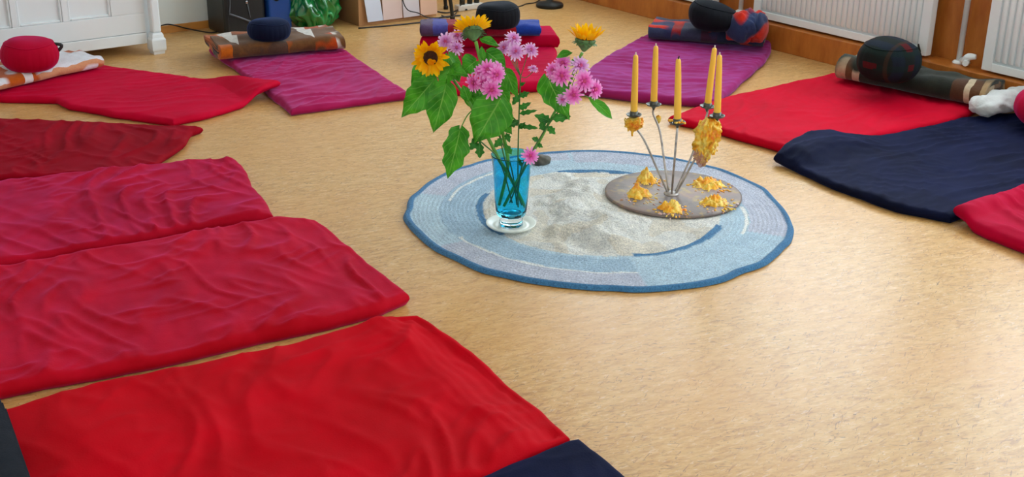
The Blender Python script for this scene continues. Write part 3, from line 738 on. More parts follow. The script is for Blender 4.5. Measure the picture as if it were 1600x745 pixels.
def cloth_heap(name, label, cat, material, path, width, height, z0, seed, group=None):
    """soft bunched cloth along a ground path"""
    P = [Vector((p.x, p.y)) for p in path]; n = 40
    Q = resample([tuple(p) for p in P], np.linspace(0, 1, n)); tang = np.gradient(Q, axis=0); tang /= np.hypot(*tang.T)[:,None]
    nr = np.stack([-tang[:,1], tang[:,0]], 1); k = 36; th = np.linspace(0, 2*np.pi, k, endpoint=False)
    s = np.linspace(0, 1, n)[:,None]*np.ones(k); t = np.ones((n,1))*th[None]
    ends = np.sqrt(np.clip(1-(2*s-1)**6, 0, 1))*0.97+0.03
    bul = (1+0.40*pn(s*6, np.cos(t)*1.4+np.sin(t)*0.6, seed)+0.2*pn(s*14+np.sin(t)*2, np.cos(t)*3, seed+1))*ends
    ox = np.cos(t)*width/2*bul; oz = height/2*(1+np.sin(t)*bul)
    oz = np.maximum(oz, 0.002)
    X = Q[:,0][:,None]+nr[:,0][:,None]*ox; Y = Q[:,1][:,None]+nr[:,1][:,None]*ox
    mb = MB().grid(np.stack([X, Y, oz+z0], -1), closed_v=True)
    mb.f += [tuple(range(k)), tuple((n-1)*k+i for i in range(k))]; mb.smooth += [True, True]
    c = Q.mean(0); o = mb.build(name, material, None, (float(c[0]), float(c[1]), z0)); tag(o, label, cat, group); return o
fleece = plain('grey_white_fleece', (206,208,206), 0.95, 0.08, 14, 0.8, 90, Sheen_Weight=0.4)
cloth_heap('fleece_throw', 'grey white fleece bunched at the end of the navy mat', 'blanket', fleece, [G(1522,184,0.05), G(1555,172,0.06), G(1595,160,0.07), G(1640,150,0.06)], 0.16, 0.10, 0.047, 71, 'folded blankets on the mats')
cloth_heap('wool_shawl', 'dark red and grey wool shawl bunched right of the black domed cushion', 'blanket', bl_d, [G(1146,58,0.13), G(1168,50,0.14), G(1186,58,0.12), G(1196,76,0.06)], 0.20, 0.17, 0.09, 72, 'folded blankets on the mats')

# ------------------------------------------------------------------ things by the back wall
def back_items():
    # black equipment case
    p = G(339, 49, 0); q = G(404, 40, 0)
    y0 = 6.72
    o = (3.15, 6.85, 0)
    root = empty('equipment_case', o, 'black equipment case standing by the back wall beside the wardrobe', 'case')
    MB().box((2.99, y0, 0.0), (3.255, 6.98, 0.62), 0.02).build('case_body', M['black'], root, o)
    m2 = plain('grey_webbing', (96,98,104), 0.7, 0.2, 20)
    MB().tube([(3.02, y0-0.004, 0.135), (3.10, y0-0.006, 0.10), (3.20, y0-0.006, 0.05)], 0.006, 6, 3).build('strap', m2, root, o)
    MB().tube([(3.035, y0-0.003, 0.30), (3.028, y0-0.004, 0.20), (3.02, y0-0.004, 0.14)], 0.003, 6, 3).build('zip', m2, root, o)
    MB().tube([(3.12, y0-0.003, 0.30), (3.135, y0-0.004, 0.20), (3.15, y0-0.004, 0.10)], 0.003, 6, 3).build('zip', m2, root, o)
    MB().box((3.125, y0-0.008, 0.185), (3.14, y0+0.002, 0.20), 0.002).build('buckle', plain('bright_metal', (200,204,206), 0.25, 0.05, 5, Metallic=1.0), root, o)
    # blue crate
    o = (3.35, 6.85, 0)
    blue = plain('blue_plastic', (14,66,138), 0.35, 0.1, 6)
    root = empty('plastic_crate', o, 'blue plastic crate between the black case and the green bag', 'crate')
    MB().box((3.265, 6.70, 0.0), (3.415, 6.98, 0.36), 0.012).build('crate_body', blue, root, o)
    MB().box((3.26, 6.692, 0.30), (3.42, 6.985, 0.34), 0.006).build('crate_rim', blue, root, o)
    MB().lathe([(0.0, -0.004), (0.020, -0.004), (0.020, 0.0), (0.012, 0.006), (0, 0.006)], (0,0,0), 16, lambda x, y, z, t: (x+3.32, 6.70-z*1.0-0.002+0*y, y+0.20)).build('grip_hole', M['black'], root, o)
    # green plastic bag, crumpled
    green = Mat('green_plastic_film')
    v = green.coords(); c = green.ramp(green.noise(v, 5, 2), [(0.3, lin((2,84,30))), (0.55, lin((6,140,62))), (0.8, lin((50,184,110)))])
    green.set(c, 0.12, Specular_IOR_Level=0.8, Coat_Weight=0.6, Coat_Roughness=0.05)
    c0 = G(487, 47, 0); c0 = Vector((c0.x+0.07, c0.y+0.10, 0))
    root = empty('plastic_bag', c0, 'crumpled glossy green plastic bag by the cardboard box', 'bag')
    nz, na = 80, 160
    s = np.linspace(0, 1, nz)[:,None]*np.ones(na); t = np.ones((nz,1))*np.arange(na)[None]*2*np.pi/na
    rad = 0.185*np.sin(np.clip(s*0.9+0.10, 0, 1)*np.pi)**0.6*(1-0.25*s)
    cx, sx = np.cos(t), np.sin(t)
    cr = np.abs(pn(cx*1.9+s*1.2, sx*1.9+s*1.6, 81))*0.8 + np.abs(pn(cx*3.0+s*2.2, sx*3.0-s*1.8, 82))*0.28
    rr = rad*(1.12-cr)
    z = 0.30*s + 0.03*pn(cx*3, sx*3+s*4, 83)
    z = np.maximum(z, 0.001)
    mb = MB().grid(np.stack([rr*cx, rr*sx*0.8, z], -1), closed_v=True)
    mb.f.append(tuple(range(na))); mb.smooth.append(True)
    mb.build('bag_body', green.m, root)
    for a, h0, sz in ((0.5, 0.22, 0.09), (2.2, 0.24, 0.08), (-0.35, 0.13, 0.075), (-1.2, 0.06, 0.06), (-2.0, 0.10, 0.07)):
        # looped handles and puckered folds
        d = Vector((math.cos(a), math.sin(a)*0.8, 0)); b = d*0.13+Vector((0, 0, h0))
        up = Vector((0, 0, 1)); tn = Vector((-d.y, d.x, 0))
        pts = [b-tn*sz*0.9-d*0.03, b+d*sz*0.25+up*sz*0.5, b+d*sz*0.35+tn*sz*0.5, b+tn*sz*1.0-up*sz*0.5-d*0.03]
        MB().tube(pts, [0.006, 0.011, 0.010, 0.004], 7, 5).build('fold', green.m, root)
    # cardboard box with sheets leaning in front of it
    card = plain('cardboard', (188,138,92), 0.8, 0.12, 5, 0.1)
    card_shade = plain('cardboard_shaded', (150,108,66), 0.85, 0.12, 5)  # darker cardboard for bottom and left side, shade put into its colour
    o = (4.06, 6.70, 0)
    root = empty('cardboard_box', o, 'open cardboard box with pale sheets leaning against its front', 'box')
    x0, x1, yf, yb, h = 3.79, 4.36, 6.545, 6.94, 0.42
    MB().box((x0, yf+0.01, 0.0), (x1, yb, 0.012)).build('box_bottom', card_shade, root, o)
    MB().box((x0, yf, 0.0), (x1, yf+0.008, h)).build('front_panel', card, root, o)
    MB().box((x0, yb-0.008, 0.0), (x1, yb, h)).build('rear_panel', card, root, o)
    MB().box((x0, yf+0.008, 0.012), (x0+0.008, yb-0.008, h)).build('side_panel', card_shade, root, o)
    MB().box((x1-0.008, yf+0.008, 0.012), (x1, yb-0.008, h)).build('side_panel', card, root, o)
    # flap hanging from the left side
    MB().add([(x0, yf+0.02, h), (x0, yb-0.02, h), (x0-0.12, yb-0.06, 0.13), (x0-0.10, yf+0.14, 0.12), (x0+0.004, yf+0.02, h+0.003), (x0+0.004, yb-0.02, h+0.003), (x0-0.115, yb-0.06, 0.133), (x0-0.095, yf+0.14, 0.123)],
             [(0,1,2,3),(4,7,6,5),(0,3,7,4),(1,5,6,2),(2,6,7,3),(0,4,5,1)]).build('flap', card, root, o)
    # dark bin bag behind on the left of the box
    def sheet(name, label, rgb, xa, xb, top_shift, z0_, z1_, yb_, yt_, grp='pale sheets leaning on the cardboard box'):
        t = 0.004
        vs = [(xa, yb_, z0_), (xb, yb_, z0_), (xb+top_shift, yt_, z1_), (xa+top_shift, yt_, z1_)]
        vs2 = [(a, b+t, c) for a, b, c in vs]
        ob = MB().add(vs+vs2, [(0,1,2,3),(4,7,6,5),(0,4,5,1),(1,5,6,2),(2,6,7,3),(3,7,4,0)]).build(name, plain(name+'_paper', rgb, 0.75, 0.04, 5), None, (xa, yb_, z0_))
        tag(ob, label, 'sheet', grp)
    sheet('paper_sheet', 'bluish white sheet at the left of the cardboard box front', (206,212,228), 3.835, 3.945, -0.045, 0.026, 0.40, 6.515, 6.535)
    sheet('paper_sheet', 'pinkish sheet in the middle of the cardboard box front', (220,196,190), 3.95, 4.09, -0.01, 0.024, 0.41, 6.520, 6.540)
    sheet('paper_sheet', 'pale lilac sheet right of the pinkish sheet on the box', (212,204,210), 4.095, 4.215, -0.012, 0.024, 0.40, 6.516, 6.536)
    sheet('paper_sheet', 'peach coloured sheet at the right corner of the cardboard box', (226,184,158), 4.22, 4.345, 0.0, 0.022, 0.40, 6.512, 6.535)
    # cords
    def cord(label, pts, r=0.0035):
        ob = MB().tube(pts, r, 7, 5).build('black_cable', M['cord'], None, tuple(pts[0])); tag(ob, label, 'cable', 'black cables by the back wall')
    e = 0.004
    cord('black cord hanging in front of the cardboard box', [(4.085, 6.50, 0.42), (4.07, 6.498, 0.20), (4.10, 6.49, 0.085), (4.18, 6.48, 0.05), (4.26, 6.47, 0.012), (4.42, 6.46, e)])
    cord('black cord between the wardrobe and the equipment case', [G(252,40,0.06), G(262,38,0.06), G(275,40,0.05), G(290,44,0.02), G(310,48,e), G(330,51,e), G(345,48,e)], 0.004)
    cord('black cord running under the cardboard box edge', [G(560,44,e), G(600,41,e), G(640,37,e), G(672,33,e), G(690,27,e), G(720,24,e)], 0.005)
    cord('black cord on the floor beside the floor lamp', [G(800,13,e), G(815,9,e), G(822,6,e), G(836,4,e), G(846,-2,e)], 0.004)
    cord('black cord beneath the black tubular stand', [G(682,18,0.01), G(695,20,e), G(705,19,e), G(718,16,e), G(730,15,0.01)], 0.005)
    cord('black cord looping beside the power strip', [G(690,24,e), G(700,27,e), G(712,21,e), G(716,12,0.02), G(722,6,0.06), G(726,-4,0.12)], 0.0035)
    # power strip
    c = G(733, 15, 0); o = (c.x, c.y, 0)
    root = empty('power_strip', o, 'white power strip on the floor below the back wall panel', 'power strip')
    wh = plain('ivory_plastic', (206,200,192), 0.4, 0.04)
    MB().box((c.x-0.10, c.y-0.025, 0.0), (c.x+0.10, c.y+0.03, 0.04), 0.008).build('strip_body', wh, root, o)
    for k, dx in enumerate((-0.055, 0.005, 0.06)):
        pl = MB().lathe([(0.0, 0.04), (0.019, 0.04), (0.018, 0.07), (0.010, 0.082), (0.0, 0.082)], (c.x+dx, c.y, 0), 14).build('plug', M['black'], root, o)
        MB().tube([(c.x+dx, c.y, 0.08), (c.x+dx+0.004, c.y+0.02, 0.14), (c.x+dx, c.y+0.06, 0.24), (c.x+dx, c.y+0.09, 0.36)], 0.004, 6, 4).build('lead', M['cord'], pl, o)
    # black tubular stand
    a = G(707, 30, 0); o = (a.x, a.y, 0)
    root = empty('tubular_stand', o, 'black tubular metal stand right of the cardboard box', 'stand')
    for dx, dy in ((0.0, 0.0), (0.14, 0.28)):
        X0, Y0 = a.x+dx, a.y+dy
        MB().tube([(X0, Y0, 0.008), (X0-0.012, Y0, 0.10), (X0-0.03, Y0, 0.155), (X0-0.08, Y0-0.01, 0.185), (X0-0.105, Y0-0.02, 0.205), (X0-0.115, Y0-0.02, 0.42)], 0.012, 10, 5).build('leg', M['black'], root, o)
        MB().lathe([(0.0, 0.0), (0.016, 0.0), (0.016, 0.02), (0.012, 0.024)], (X0, Y0, 0), 12).build('foot_cap', M['black'], root, o)
    MB().tube([(a.x-0.115, a.y-0.02, 0.36), (a.x+0.025, a.y+0.26, 0.36)], 0.010, 8, 1).build('crossbar', M['black'], root, o)
    # floor lamp
    c = G(859, 6, 0.02); o = (c.x, c.y, 0)
    root = empty('floor_lamp', o, 'floor lamp with round dark base near the far corner', 'lamp')
    MB().lathe([(0.0, 0.0), (0.088, 0.0), (0.092, 0.006), (0.092, 0.018), (0.084, 0.028), (0.03, 0.040), (0.014, 0.050), (0.0, 0.052)], (c.x, c.y, 0), 40).build('lamp_base', M['dark'], root, o)
    MB().tube([(c.x, c.y, 0.045), (c.x, c.y, 1.55)], 0.009, 10, 1).build('pole', plain('brushed_steel', (170,172,170), 0.3, 0.05, 6, Metallic=1.0), root, o)
    MB().lathe([(0.17, 1.42), (0.12, 1.68), (0.118, 1.68), (0.167, 1.42)], (c.x, c.y, 0), 32).build('shade', plain('lamp_shade_cloth', (226,220,206), 0.8, 0.03), root, o)
back_items()

# ------------------------------------------------------------------ stone on the rug
def stone():
    c = G(847, 253, 0.02)
    bm = bmesh.new(); bmesh.ops.create_icosphere(bm, subdivisions=4, radius=1)
    for v in bm.verts:
        n = 1+0.25*float(pn(v.co.x*1.3+v.co.z, v.co.y*1.3, 91))
        v.co = Vector((v.co.x*0.040*n, v.co.y*0.030*n, max(v.co.z*0.026*n, -0.012)+0.012))
    me = bpy.data.meshes.new('pebble'); bm.to_mesh(me); bm.free(); me.polygons.foreach_set('use_smooth', [True]*len(me.polygons))
    me.materials.append(plain('brown_stone', (84,78,66), 0.6, 0.4, 30, 0.4, 60))
    tag(link('pebble', me, None, (c.x, c.y, 0.013)), 'dark brown pebble on the rug behind the blue vase', 'stone')
stone()

# ------------------------------------------------------------------ dish and vase
VB = Vector((2.505, 3.290, 0.0135))
def vase():
    cer = plain('cream_porcelain', (236,240,230), 0.3, 0.02, 4)
    ob = MB().lathe([(0.0, 0.0), (0.055, 0.0), (0.058, 0.004), (0.080, 0.012), (0.0895, 0.020), (0.0905, 0.0235), (0.088, 0.024), (0.070, 0.016), (0.062, 0.013), (0.060, 0.015), (0.055, 0.0135), (0.0, 0.012)], VB, 64).build('saucer', cer, None, tuple(VB))
    tag(ob, 'round cream porcelain dish under the blue vase', 'dish')
    zb = VB.z+0.0145
    root = empty('glass_vase', (VB.x, VB.y, zb), 'turquoise glass vase with clear foot holding the flowers', 'vase')
    gl = Mat('turquoise_glass'); gl.set((0.12, 0.74, 0.96, 1), 0.02, Transmission_Weight=1.0, IOR=1.30)
    cl = Mat('clear_glass'); cl.set((0.95, 0.97, 1.0, 1), 0.01, Transmission_Weight=1.0, IOR=1.45)
    wt = Mat('water'); wt.set((0.30, 0.86, 0.97, 1), 0.0, Transmission_Weight=1.0, IOR=1.16)
    o = []
    out = [(0.0, 0.036), (0.040, 0.036), (0.0525, 0.042), (0.0565, 0.060), (0.0605, 0.11), (0.0640, 0.17), (0.0670, 0.215), (0.0700, 0.243), (0.0735, 0.262), (0.0745, 0.266)]
    inn = [(0.0725, 0.266), (0.0715, 0.262), (0.0680, 0.243), (0.0650, 0.215), (0.0620, 0.17), (0.0585, 0.11), (0.0545, 0.064), (0.048, 0.050), (0.0, 0.047)]
    MB().lathe(out+inn, (0,0,0), 64).build('bowl', gl.m, root)
    MB().lathe([(0.0, 0.0), (0.043, 0.0), (0.0445, 0.003), (0.043, 0.010), (0.041, 0.020), (0.043, 0.030), (0.046, 0.036), (0.040, 0.0365), (0.0, 0.0365)], (0,0,0), 8).build('foot', cl.m, root)
    return root, cl
VASE, _ = vase()

# ------------------------------------------------------------------ plants
def leafmat(name, a, b, vein):
    m = Mat(name); v = m.coords('UV')
    sep = m.n('ShaderNodeSeparateXYZ'); m.l(m.tc.outputs['UV'], sep.inputs[0])
    mid = m.math('ABSOLUTE', m.math('SUBTRACT', sep.outputs['X'], 0.5))
    side = m.math('ABSOLUTE', m.math('SUBTRACT', m.math('FRACT', m.math('MULTIPLY', m.math('SUBTRACT', sep.outputs['Y'], m.math('MULTIPLY', mid, 0.7)), 6.0)), 0.5))
    n = m.noise(m.coords('Object'), 22, 3)
    c = m.ramp(n, [(0.3, lin(a)), (0.7, lin(b))])
    vn = m.math('MAXIMUM', m.ramp(mid, [(0.008, WHITE), (0.028, BLACK)]), m.math('MULTIPLY', m.ramp(side, [(0.02, WHITE), (0.09, BLACK)]), 0.5))
    c = m.mix(m.math('MULTIPLY', vn, 0.6), c, lin(vein))
    m.set(c, 0.5, Specular_IOR_Level=0.35)
    m.bump(m.math('ADD', m.math('MULTIPLY', vn, -0.6), m.noise(m.coords('Object'), 60, 3)), 0.4, 0.004)
    # thin leaf: some light comes through
    tr = m.n('ShaderNodeBsdfTranslucent'); m.l(c, tr.inputs[0]); mx = m.n('ShaderNodeMixShader'); mx.inputs[0].default_value = 0.25
    m.l(m.p.outputs[0], mx.inputs[1]); m.l(tr.outputs[0], mx.inputs[2]); m.l(mx.outputs[0], m.t.nodes['Material Output'].inputs[0])
    return m.m
L_SUN = leafmat('sunflower_leaf', (40,122,16), (84,176,40), (150,206,96))
L_CHR = leafmat('chrysanthemum_leaf', (30,98,30), (60,142,48), (110,170,90))
STEM = plain('green_stem', (104,166,62), 0.5, 0.2, 25)
STEM2 = plain('thin_green_stem', (72,116,56), 0.55, 0.2, 25)
def petal_mat(name, a, b, tr=0.25, vs=30):
    m = Mat(name); n = m.noise(m.coords('Object'), vs, 2); c = m.ramp(n, [(0.3, lin(a)), (0.7, lin(b))])
    m.set(c, 0.55, Specular_IOR_Level=0.25)
    t = m.n('ShaderNodeBsdfTranslucent'); m.l(c, t.inputs[0]); mx = m.n('ShaderNodeMixShader'); mx.inputs[0].default_value = tr
    m.l(m.p.outputs[0], mx.inputs[1]); m.l(t.outputs[0], mx.inputs[2]); m.l(mx.outputs[0], m.t.nodes['Material Output'].inputs[0])
    return m.m
P_SUN = petal_mat('sunflower_petal', (255,176,0), (255,214,6))
def bloom_mat(name, core, mid, tip):
    m = Mat(name); v = m.coords('Object'); ln_ = m.n('ShaderNodeVectorMath', operation='LENGTH'); m.l(v, ln_.inputs[0])
    c = m.ramp(m.math('MULTIPLY', ln_.outputs['Value'], 33.0), [(0.15, lin(core)), (0.5, lin(mid)), (0.95, lin(tip))])
    m.set(c, 0.55, Specular_IOR_Level=0.25)
    t = m.n('ShaderNodeBsdfTranslucent'); m.l(c, t.inputs[0]); mx = m.n('ShaderNodeMixShader'); mx.inputs[0].default_value = 0.3
    m.l(m.p.outputs[0], mx.inputs[1]); m.l(t.outputs[0], mx.inputs[2]); m.l(mx.outputs[0], m.t.nodes['Material Output'].inputs[0])
    return m.m
P_PINK = bloom_mat('pink_petal', (200,40,140), (248,116,210), (255,184,240))
P_PALE = bloom_mat('pale_pink_petal', (206,90,180), (232,160,226), (248,212,246))
C_PINK = plain('flower_centre_rose', (196,70,120), 0.8, 0.3, 200)
SEEDS = plain('seed_disc_brown', (62,32,10), 0.9, 0.6, 220, 0.9, 260)
RECEP = plain('flower_base_green', (84,122,72), 0.7, 0.25, 60, 0.4, 120)

def leaf(parent, base, tip, width, facing=None, fold=0.25, droop=0.15, lobes=0.0, material=None, seed=0, heart=True, name='leaf', back=0.0):
    """leaf blade from base to tip (world); facing = direction its upper side looks at"""
    base, tip = Vector(base), Vector(tip); L = (tip-base).length; ax = (tip-base)/L
    f = Vector(facing) if facing is not None else (CAM-base)
    f = (f-ax*f.dot(ax)).normalized(); sd = ax.cross(f)
    nv, nu = 17, 11
    vv = np.linspace(0, 1, nv)
    if heart: w = np.interp(vv, [0, .04, .12, .25, .4, .55, .7, .85, .95, 1], [0.10, .55, .86, 1.0, .96, .80, .56, .28, .09, 0.0])
    else: w = np.interp(vv, [0, .08, .25, .45, .65, .85, .95, 1], [0.08, .35, .80, 1.0, .86, .42, .14, 0.0])
    rnd = random.Random(seed)
    if lobes: w = w*(1+lobes*np.sin(vv*math.pi*rnd.uniform(6, 8)+rnd.random()*3))
    P = np.zeros((nv, nu, 3)); uv = np.zeros((nv, nu, 2))
    for i in range(nv):
        for j in range(nu):
            u = -1+2*j/(nu-1); x = u*w[i]*width/2*(1+0.10*math.sin(3*u+seed+5*vv[i]))
            t = vv[i]
            b = -0.10*L*abs(u)**1.3*(1-t)**3 if heart else 0
            zf = fold*abs(x)*1.0 + droop*L*(math.sin(math.pi*t)) + 0.07*width*math.sin(u*3.2+seed)*math.sin(t*7+seed) + 0.03*width*abs(u)*math.sin(t*19+seed+(2 if u > 0 else 0)) + back*L*t*t
            q = base + ax*(t*L+b) + sd*x + f*zf
            P[i, j] = q; uv[i, j] = (j/(nu-1), t)
    mb = MB().grid(P); org = tuple(parent.location)
    o = mb.build(name, material or L_SUN, parent, org)
    set_uv(o.data, uv.reshape(-1, 2))
    return o

def zf(x, y): return (620+x/2.662, 20+y/2.662)           # crop of the bouquet -> photo pixel
def PT(x, y, off=0.0): p = zf(x, y); return V(p[0], p[1], VB, off)
def frame_to(n, twist=0.0):
    q = Vector(n).normalized().to_track_quat('Z', 'Y'); return q.to_matrix().to_4x4() @ Matrix.Rotation(twist, 4, 'Z')

def petal_mesh(name, L, W, curl, mat, n=7):
    P = np.zeros((n, 5, 3))
    for i in range(n):
        t = i/(n-1); w = W/2*np.interp(t, [0, .25, .6, .85, 1], [.35, .85, 1.0, .6, 0.02])
        for j in range(5):
            u = -1+j/2
            P[i, j] = (t*L*math.cos(curl*t*0.6), u*w, L*math.sin(curl*t)*0.5 + abs(u)*w*0.28)
    o = MB().grid(P).build(name, mat); me = o.data; bpy.data.objects.remove(o); return me
SUN_PET = [petal_mesh('petal', 0.042, 0.0140, 0.45, P_SUN), petal_mesh('petal', 0.038, 0.0125, 0.15, P_SUN), petal_mesh('petal', 0.034, 0.0145, 0.9, P_SUN), petal_mesh('petal', 0.038, 0.015, -0.25, P_SUN)]
def sunflower(label, centre, normal, stem_pts, stem_r, leaves, seed, rd=0.026, cup=0.5, droop_front=False, n=19, scale=1.0):
    root = empty('sunflower', (VB.x, VB.y, VB.z+0.065), label, 'flower', 'sunflowers in the vase')
    o = tuple(root.location); rnd = random.Random(seed)
    MB().tube(stem_pts, stem_r, 10, 6).build('stem', STEM, root, o)
    # the head is the seed disc; petals and green base hang on it
    prof = [(0.0, 0.006), (rd*0.35, 0.003), (rd*0.55, 0.006), (rd*0.8, 0.008), (rd, 0.003), (rd*1.02, -0.004)]
    hd = MB().lathe(prof[::-1], (0,0,0), 28).build('flower_head', SEEDS, root)
    hd.matrix_basis = Matrix.Translation(Vector(centre)-root.location) @ frame_to(normal) @ Matrix.Scale(scale, 4)
    MB().lathe([(0.004, -0.034), (0.009, -0.028), (0.018, -0.018), (rd*0.98, -0.008), (rd*1.08, 0.0), (rd*0.98, 0.003)], (0,0,0), 24,
               lambda x, y, z, t: (x*(1+0.06*np.cos(9*t)), y*(1+0.06*np.cos(9*t)), z)).build('receptacle', RECEP, hd)
    sep = MB()
    for k in range(18):
        a = 2*math.pi*k/18+rnd.uniform(-.1, .1); c, s = math.cos(a), math.sin(a); l = rnd.uniform(0.013, 0.020)
        b0 = Vector((c*rd*0.95, s*rd*0.95, -0.008)); tn = Vector((-s, c, 0))*0.0055; tp = Vector((c*(rd*0.95+l*0.8), s*(rd*0.95+l*0.8), -0.008-l*0.35))
        mid = (b0+tp)/2+Vector((c, s, 0))*0.003
        sep.add([b0-tn, b0+tn, mid+tn*0.7, tp, mid-tn*0.7], [(0,1,2,3,4)])
    sep.build('sepals', RECEP, hd)
    for ring, (cnt, elev) in enumerate(((n, cup), (n-2, cup+0.28))):
        for k in range(cnt):
            a = 2*math.pi*(k+0.5*ring)/cnt + rnd.uniform(-.10, .10)
            me = SUN_PET[rnd.randrange(2 if not droop_front else 4)]
            p = link('petal', me, hd)
            p.matrix_basis = Matrix.Rotation(a, 4, 'Z') @ Matrix.Translation((rd*(0.90-0.05*ring), 0, 0.002+0.002*ring)) @ Matrix.Rotation(-(elev+rnd.uniform(-.16, .16)), 4, 'Y') @ Matrix.Rotation(rnd.uniform(-.3, .3), 4, 'X') @ Matrix.Scale(rnd.uniform(0.85, 1.12), 4)
    if droop_front:
        for k in range(7):
            a = droop_front+rnd.uniform(-.6, .6)
            p = link('petal', SUN_PET[2], hd)
            p.matrix_basis = Matrix.Rotation(a, 4, 'Z') @ Matrix.Translation((rd*0.95, 0, 0.004)) @ Matrix.Rotation(-(1.9+rnd.uniform(-.35, .35)), 4, 'Y') @ Matrix.Scale(rnd.uniform(0.8, 1.0), 4)
    for kw in leaves: leaf(root, material=L_SUN, **kw)
    return root

_view = (CAM-VB).normalized()
_rgt = Vector((RT.x, RT.y, 0)).normalized(); _fwd = Vector((VB.x, VB.y, 0)).normalized(); _z = Vector((0, 0, 1))
def dirn(r, u, toward): return (_rgt*r + _z*u - _fwd*toward).normalized()

def petiole(root, a, b, r=0.0022):
    a, b = Vector(a), Vector(b); mid = (a+b)/2 + Vector((0, 0, 0.012))
    MB().tube([a, mid, b], [r*1.2, r, r*0.8], 6, 4).build('leaf_stalk', STEM, root, tuple(root.location))

s1 = sunflower('sunflower facing the viewer at the left of the bouquet', PT(140,186,0.03), dirn(0.12, 0.02, 0.95),
    [PT(150,192,0.0), PT(185,195,-0.01), PT(238,282,0.0), PT(300,372,0.015), PT(385,530,0.01), PT(425,610,0.005), PT(475,690,-0.005), PT(535,810,-0.01)], [0.005,0.006,0.0055,0.006,0.0065,0.0065,0.006,0.0055],
    [dict(base=PT(205,300,0.05), tip=PT(152,500,0.055), width=0.105, fold=-0.15, droop=0.10, seed=1, lobes=0.05, facing=dirn(0.1,0.35,1)),
     dict(base=PT(150,285,0.03), tip=PT(18,436,0.02), width=0.095, fold=0.12, droop=0.08, seed=2, lobes=0.06, facing=dirn(0.3,0.5,1)),
     dict(base=PT(140,232,-0.02), tip=PT(58,312,-0.02), width=0.085, fold=0.1, droop=0.1, seed=3, facing=dirn(0.0,0.3,1)),
     dict(base=PT(222,232,0.02), tip=PT(188,342,0.03), width=0.050, fold=0.35, droop=0.1, seed=4, facing=dirn(-0.4,0.3,1)),
     dict(base=PT(215,240,0.01), tip=PT(300,265,0.03), width=0.055, fold=0.3, droop=0.12, seed=5, facing=dirn(0.2,0.8,0.8)),
     dict(base=PT(215,175,-0.01), tip=PT(262,292,0.0), width=0.070, fold=-0.3, droop=0.12, seed=6, facing=dirn(0.5,0.5,1)),
     dict(base=PT(262,488,0.05), tip=PT(212,690,0.055), width=0.095, fold=0.15, droop=0.06, lobes=0.14, seed=7, facing=dirn(0.15,0.2,1)),
     dict(base=PT(300,370,0.03), tip=PT(275,300,0.02), width=0.04, fold=0.3, droop=0.1, seed=8, heart=False)],
    3, rd=0.024, cup=0.34, droop_front=-1.35, n=22, scale=1.16)
petiole(s1, PT(320,400,0.012), PT(262,488,0.05)); petiole(s1, PT(238,285,0.0), PT(205,300,0.05)); petiole(s1, PT(225,262,0.0), PT(150,285,0.03))
s2 = sunflower('sunflower seen from behind at the top of the bouquet', PT(316,74,-0.02), dirn(-0.12, 0.80, -0.62),
    [PT(328,118,0.0), PT(338,160,0.0), PT(352,210,0.0), PT(395,330,-0.01), PT(438,490,-0.005), PT(462,610,0.0), PT(450,700,0.005), PT(425,800,0.01)], [0.006,0.0055,0.006,0.006,0.0065,0.0065,0.006,0.0055],
    [dict(base=PT(345,108,0.01), tip=PT(424,138,0.03), width=0.036, fold=0.2, droop=0.1, seed=11, heart=False, facing=dirn(-0.2,0.8,0.7)),
     dict(base=PT(352,140,0.005), tip=PT(362,205,0.01), width=0.024, fold=0.3, droop=0.05, seed=12, heart=False),
     dict(base=PT(375,165,-0.02), tip=PT(455,232,-0.01), width=0.070, fold=0.15, droop=0.12, seed=13, facing=dirn(0.0,0.6,1)),
     dict(base=PT(430,360,0.06), tip=PT(322,545,0.08), width=0.145, fold=-0.10, droop=0.10, lobes=0.05, seed=14, facing=dirn(0.15,0.45,1)),
     dict(base=PT(452,240,-0.01), tip=PT(505,352,0.0), width=0.055, fold=0.2, droop=0.1, seed=15, facing=dirn(-0.3,0.3,1)),
     dict(base=PT(330,200,-0.02), tip=PT(270,250,-0.02), width=0.075, fold=0.1, droop=0.1, seed=16, facing=dirn(0.1,0.5,1)),
     dict(base=PT(400,395,0.0), tip=PT(490,440,0.01), width=0.070, fold=0.15, droop=0.12, seed=17, facing=dirn(0.0,0.7,0.8)),
     dict(base=PT(415,300,-0.04), tip=PT(470,375,-0.02), width=0.060, fold=0.15, droop=0.12, seed=19, facing=dirn(0.2,0.5,1)),
     dict(base=PT(300,330,-0.03), tip=PT(345,410,0.0), width=0.060, fold=0.2, droop=0.12, seed=20, facing=dirn(-0.2,0.5,1)),
     dict(base=PT(425,450,-0.02), tip=PT(480,505,0.0), width=0.050, fold=0.2, droop=0.12, seed=26, facing=dirn(0.2,0.6,1)),
     dict(base=PT(380,330,-0.03), tip=PT(300,345,-0.01), width=0.070, fold=0.1, droop=0.12, seed=18, facing=dirn(0.0,0.7,0.8))],
    5, rd=0.027, cup=0.24, n=21, scale=1.16)
petiole(s2, PT(420,420,0.0), PT(430,360,0.06))
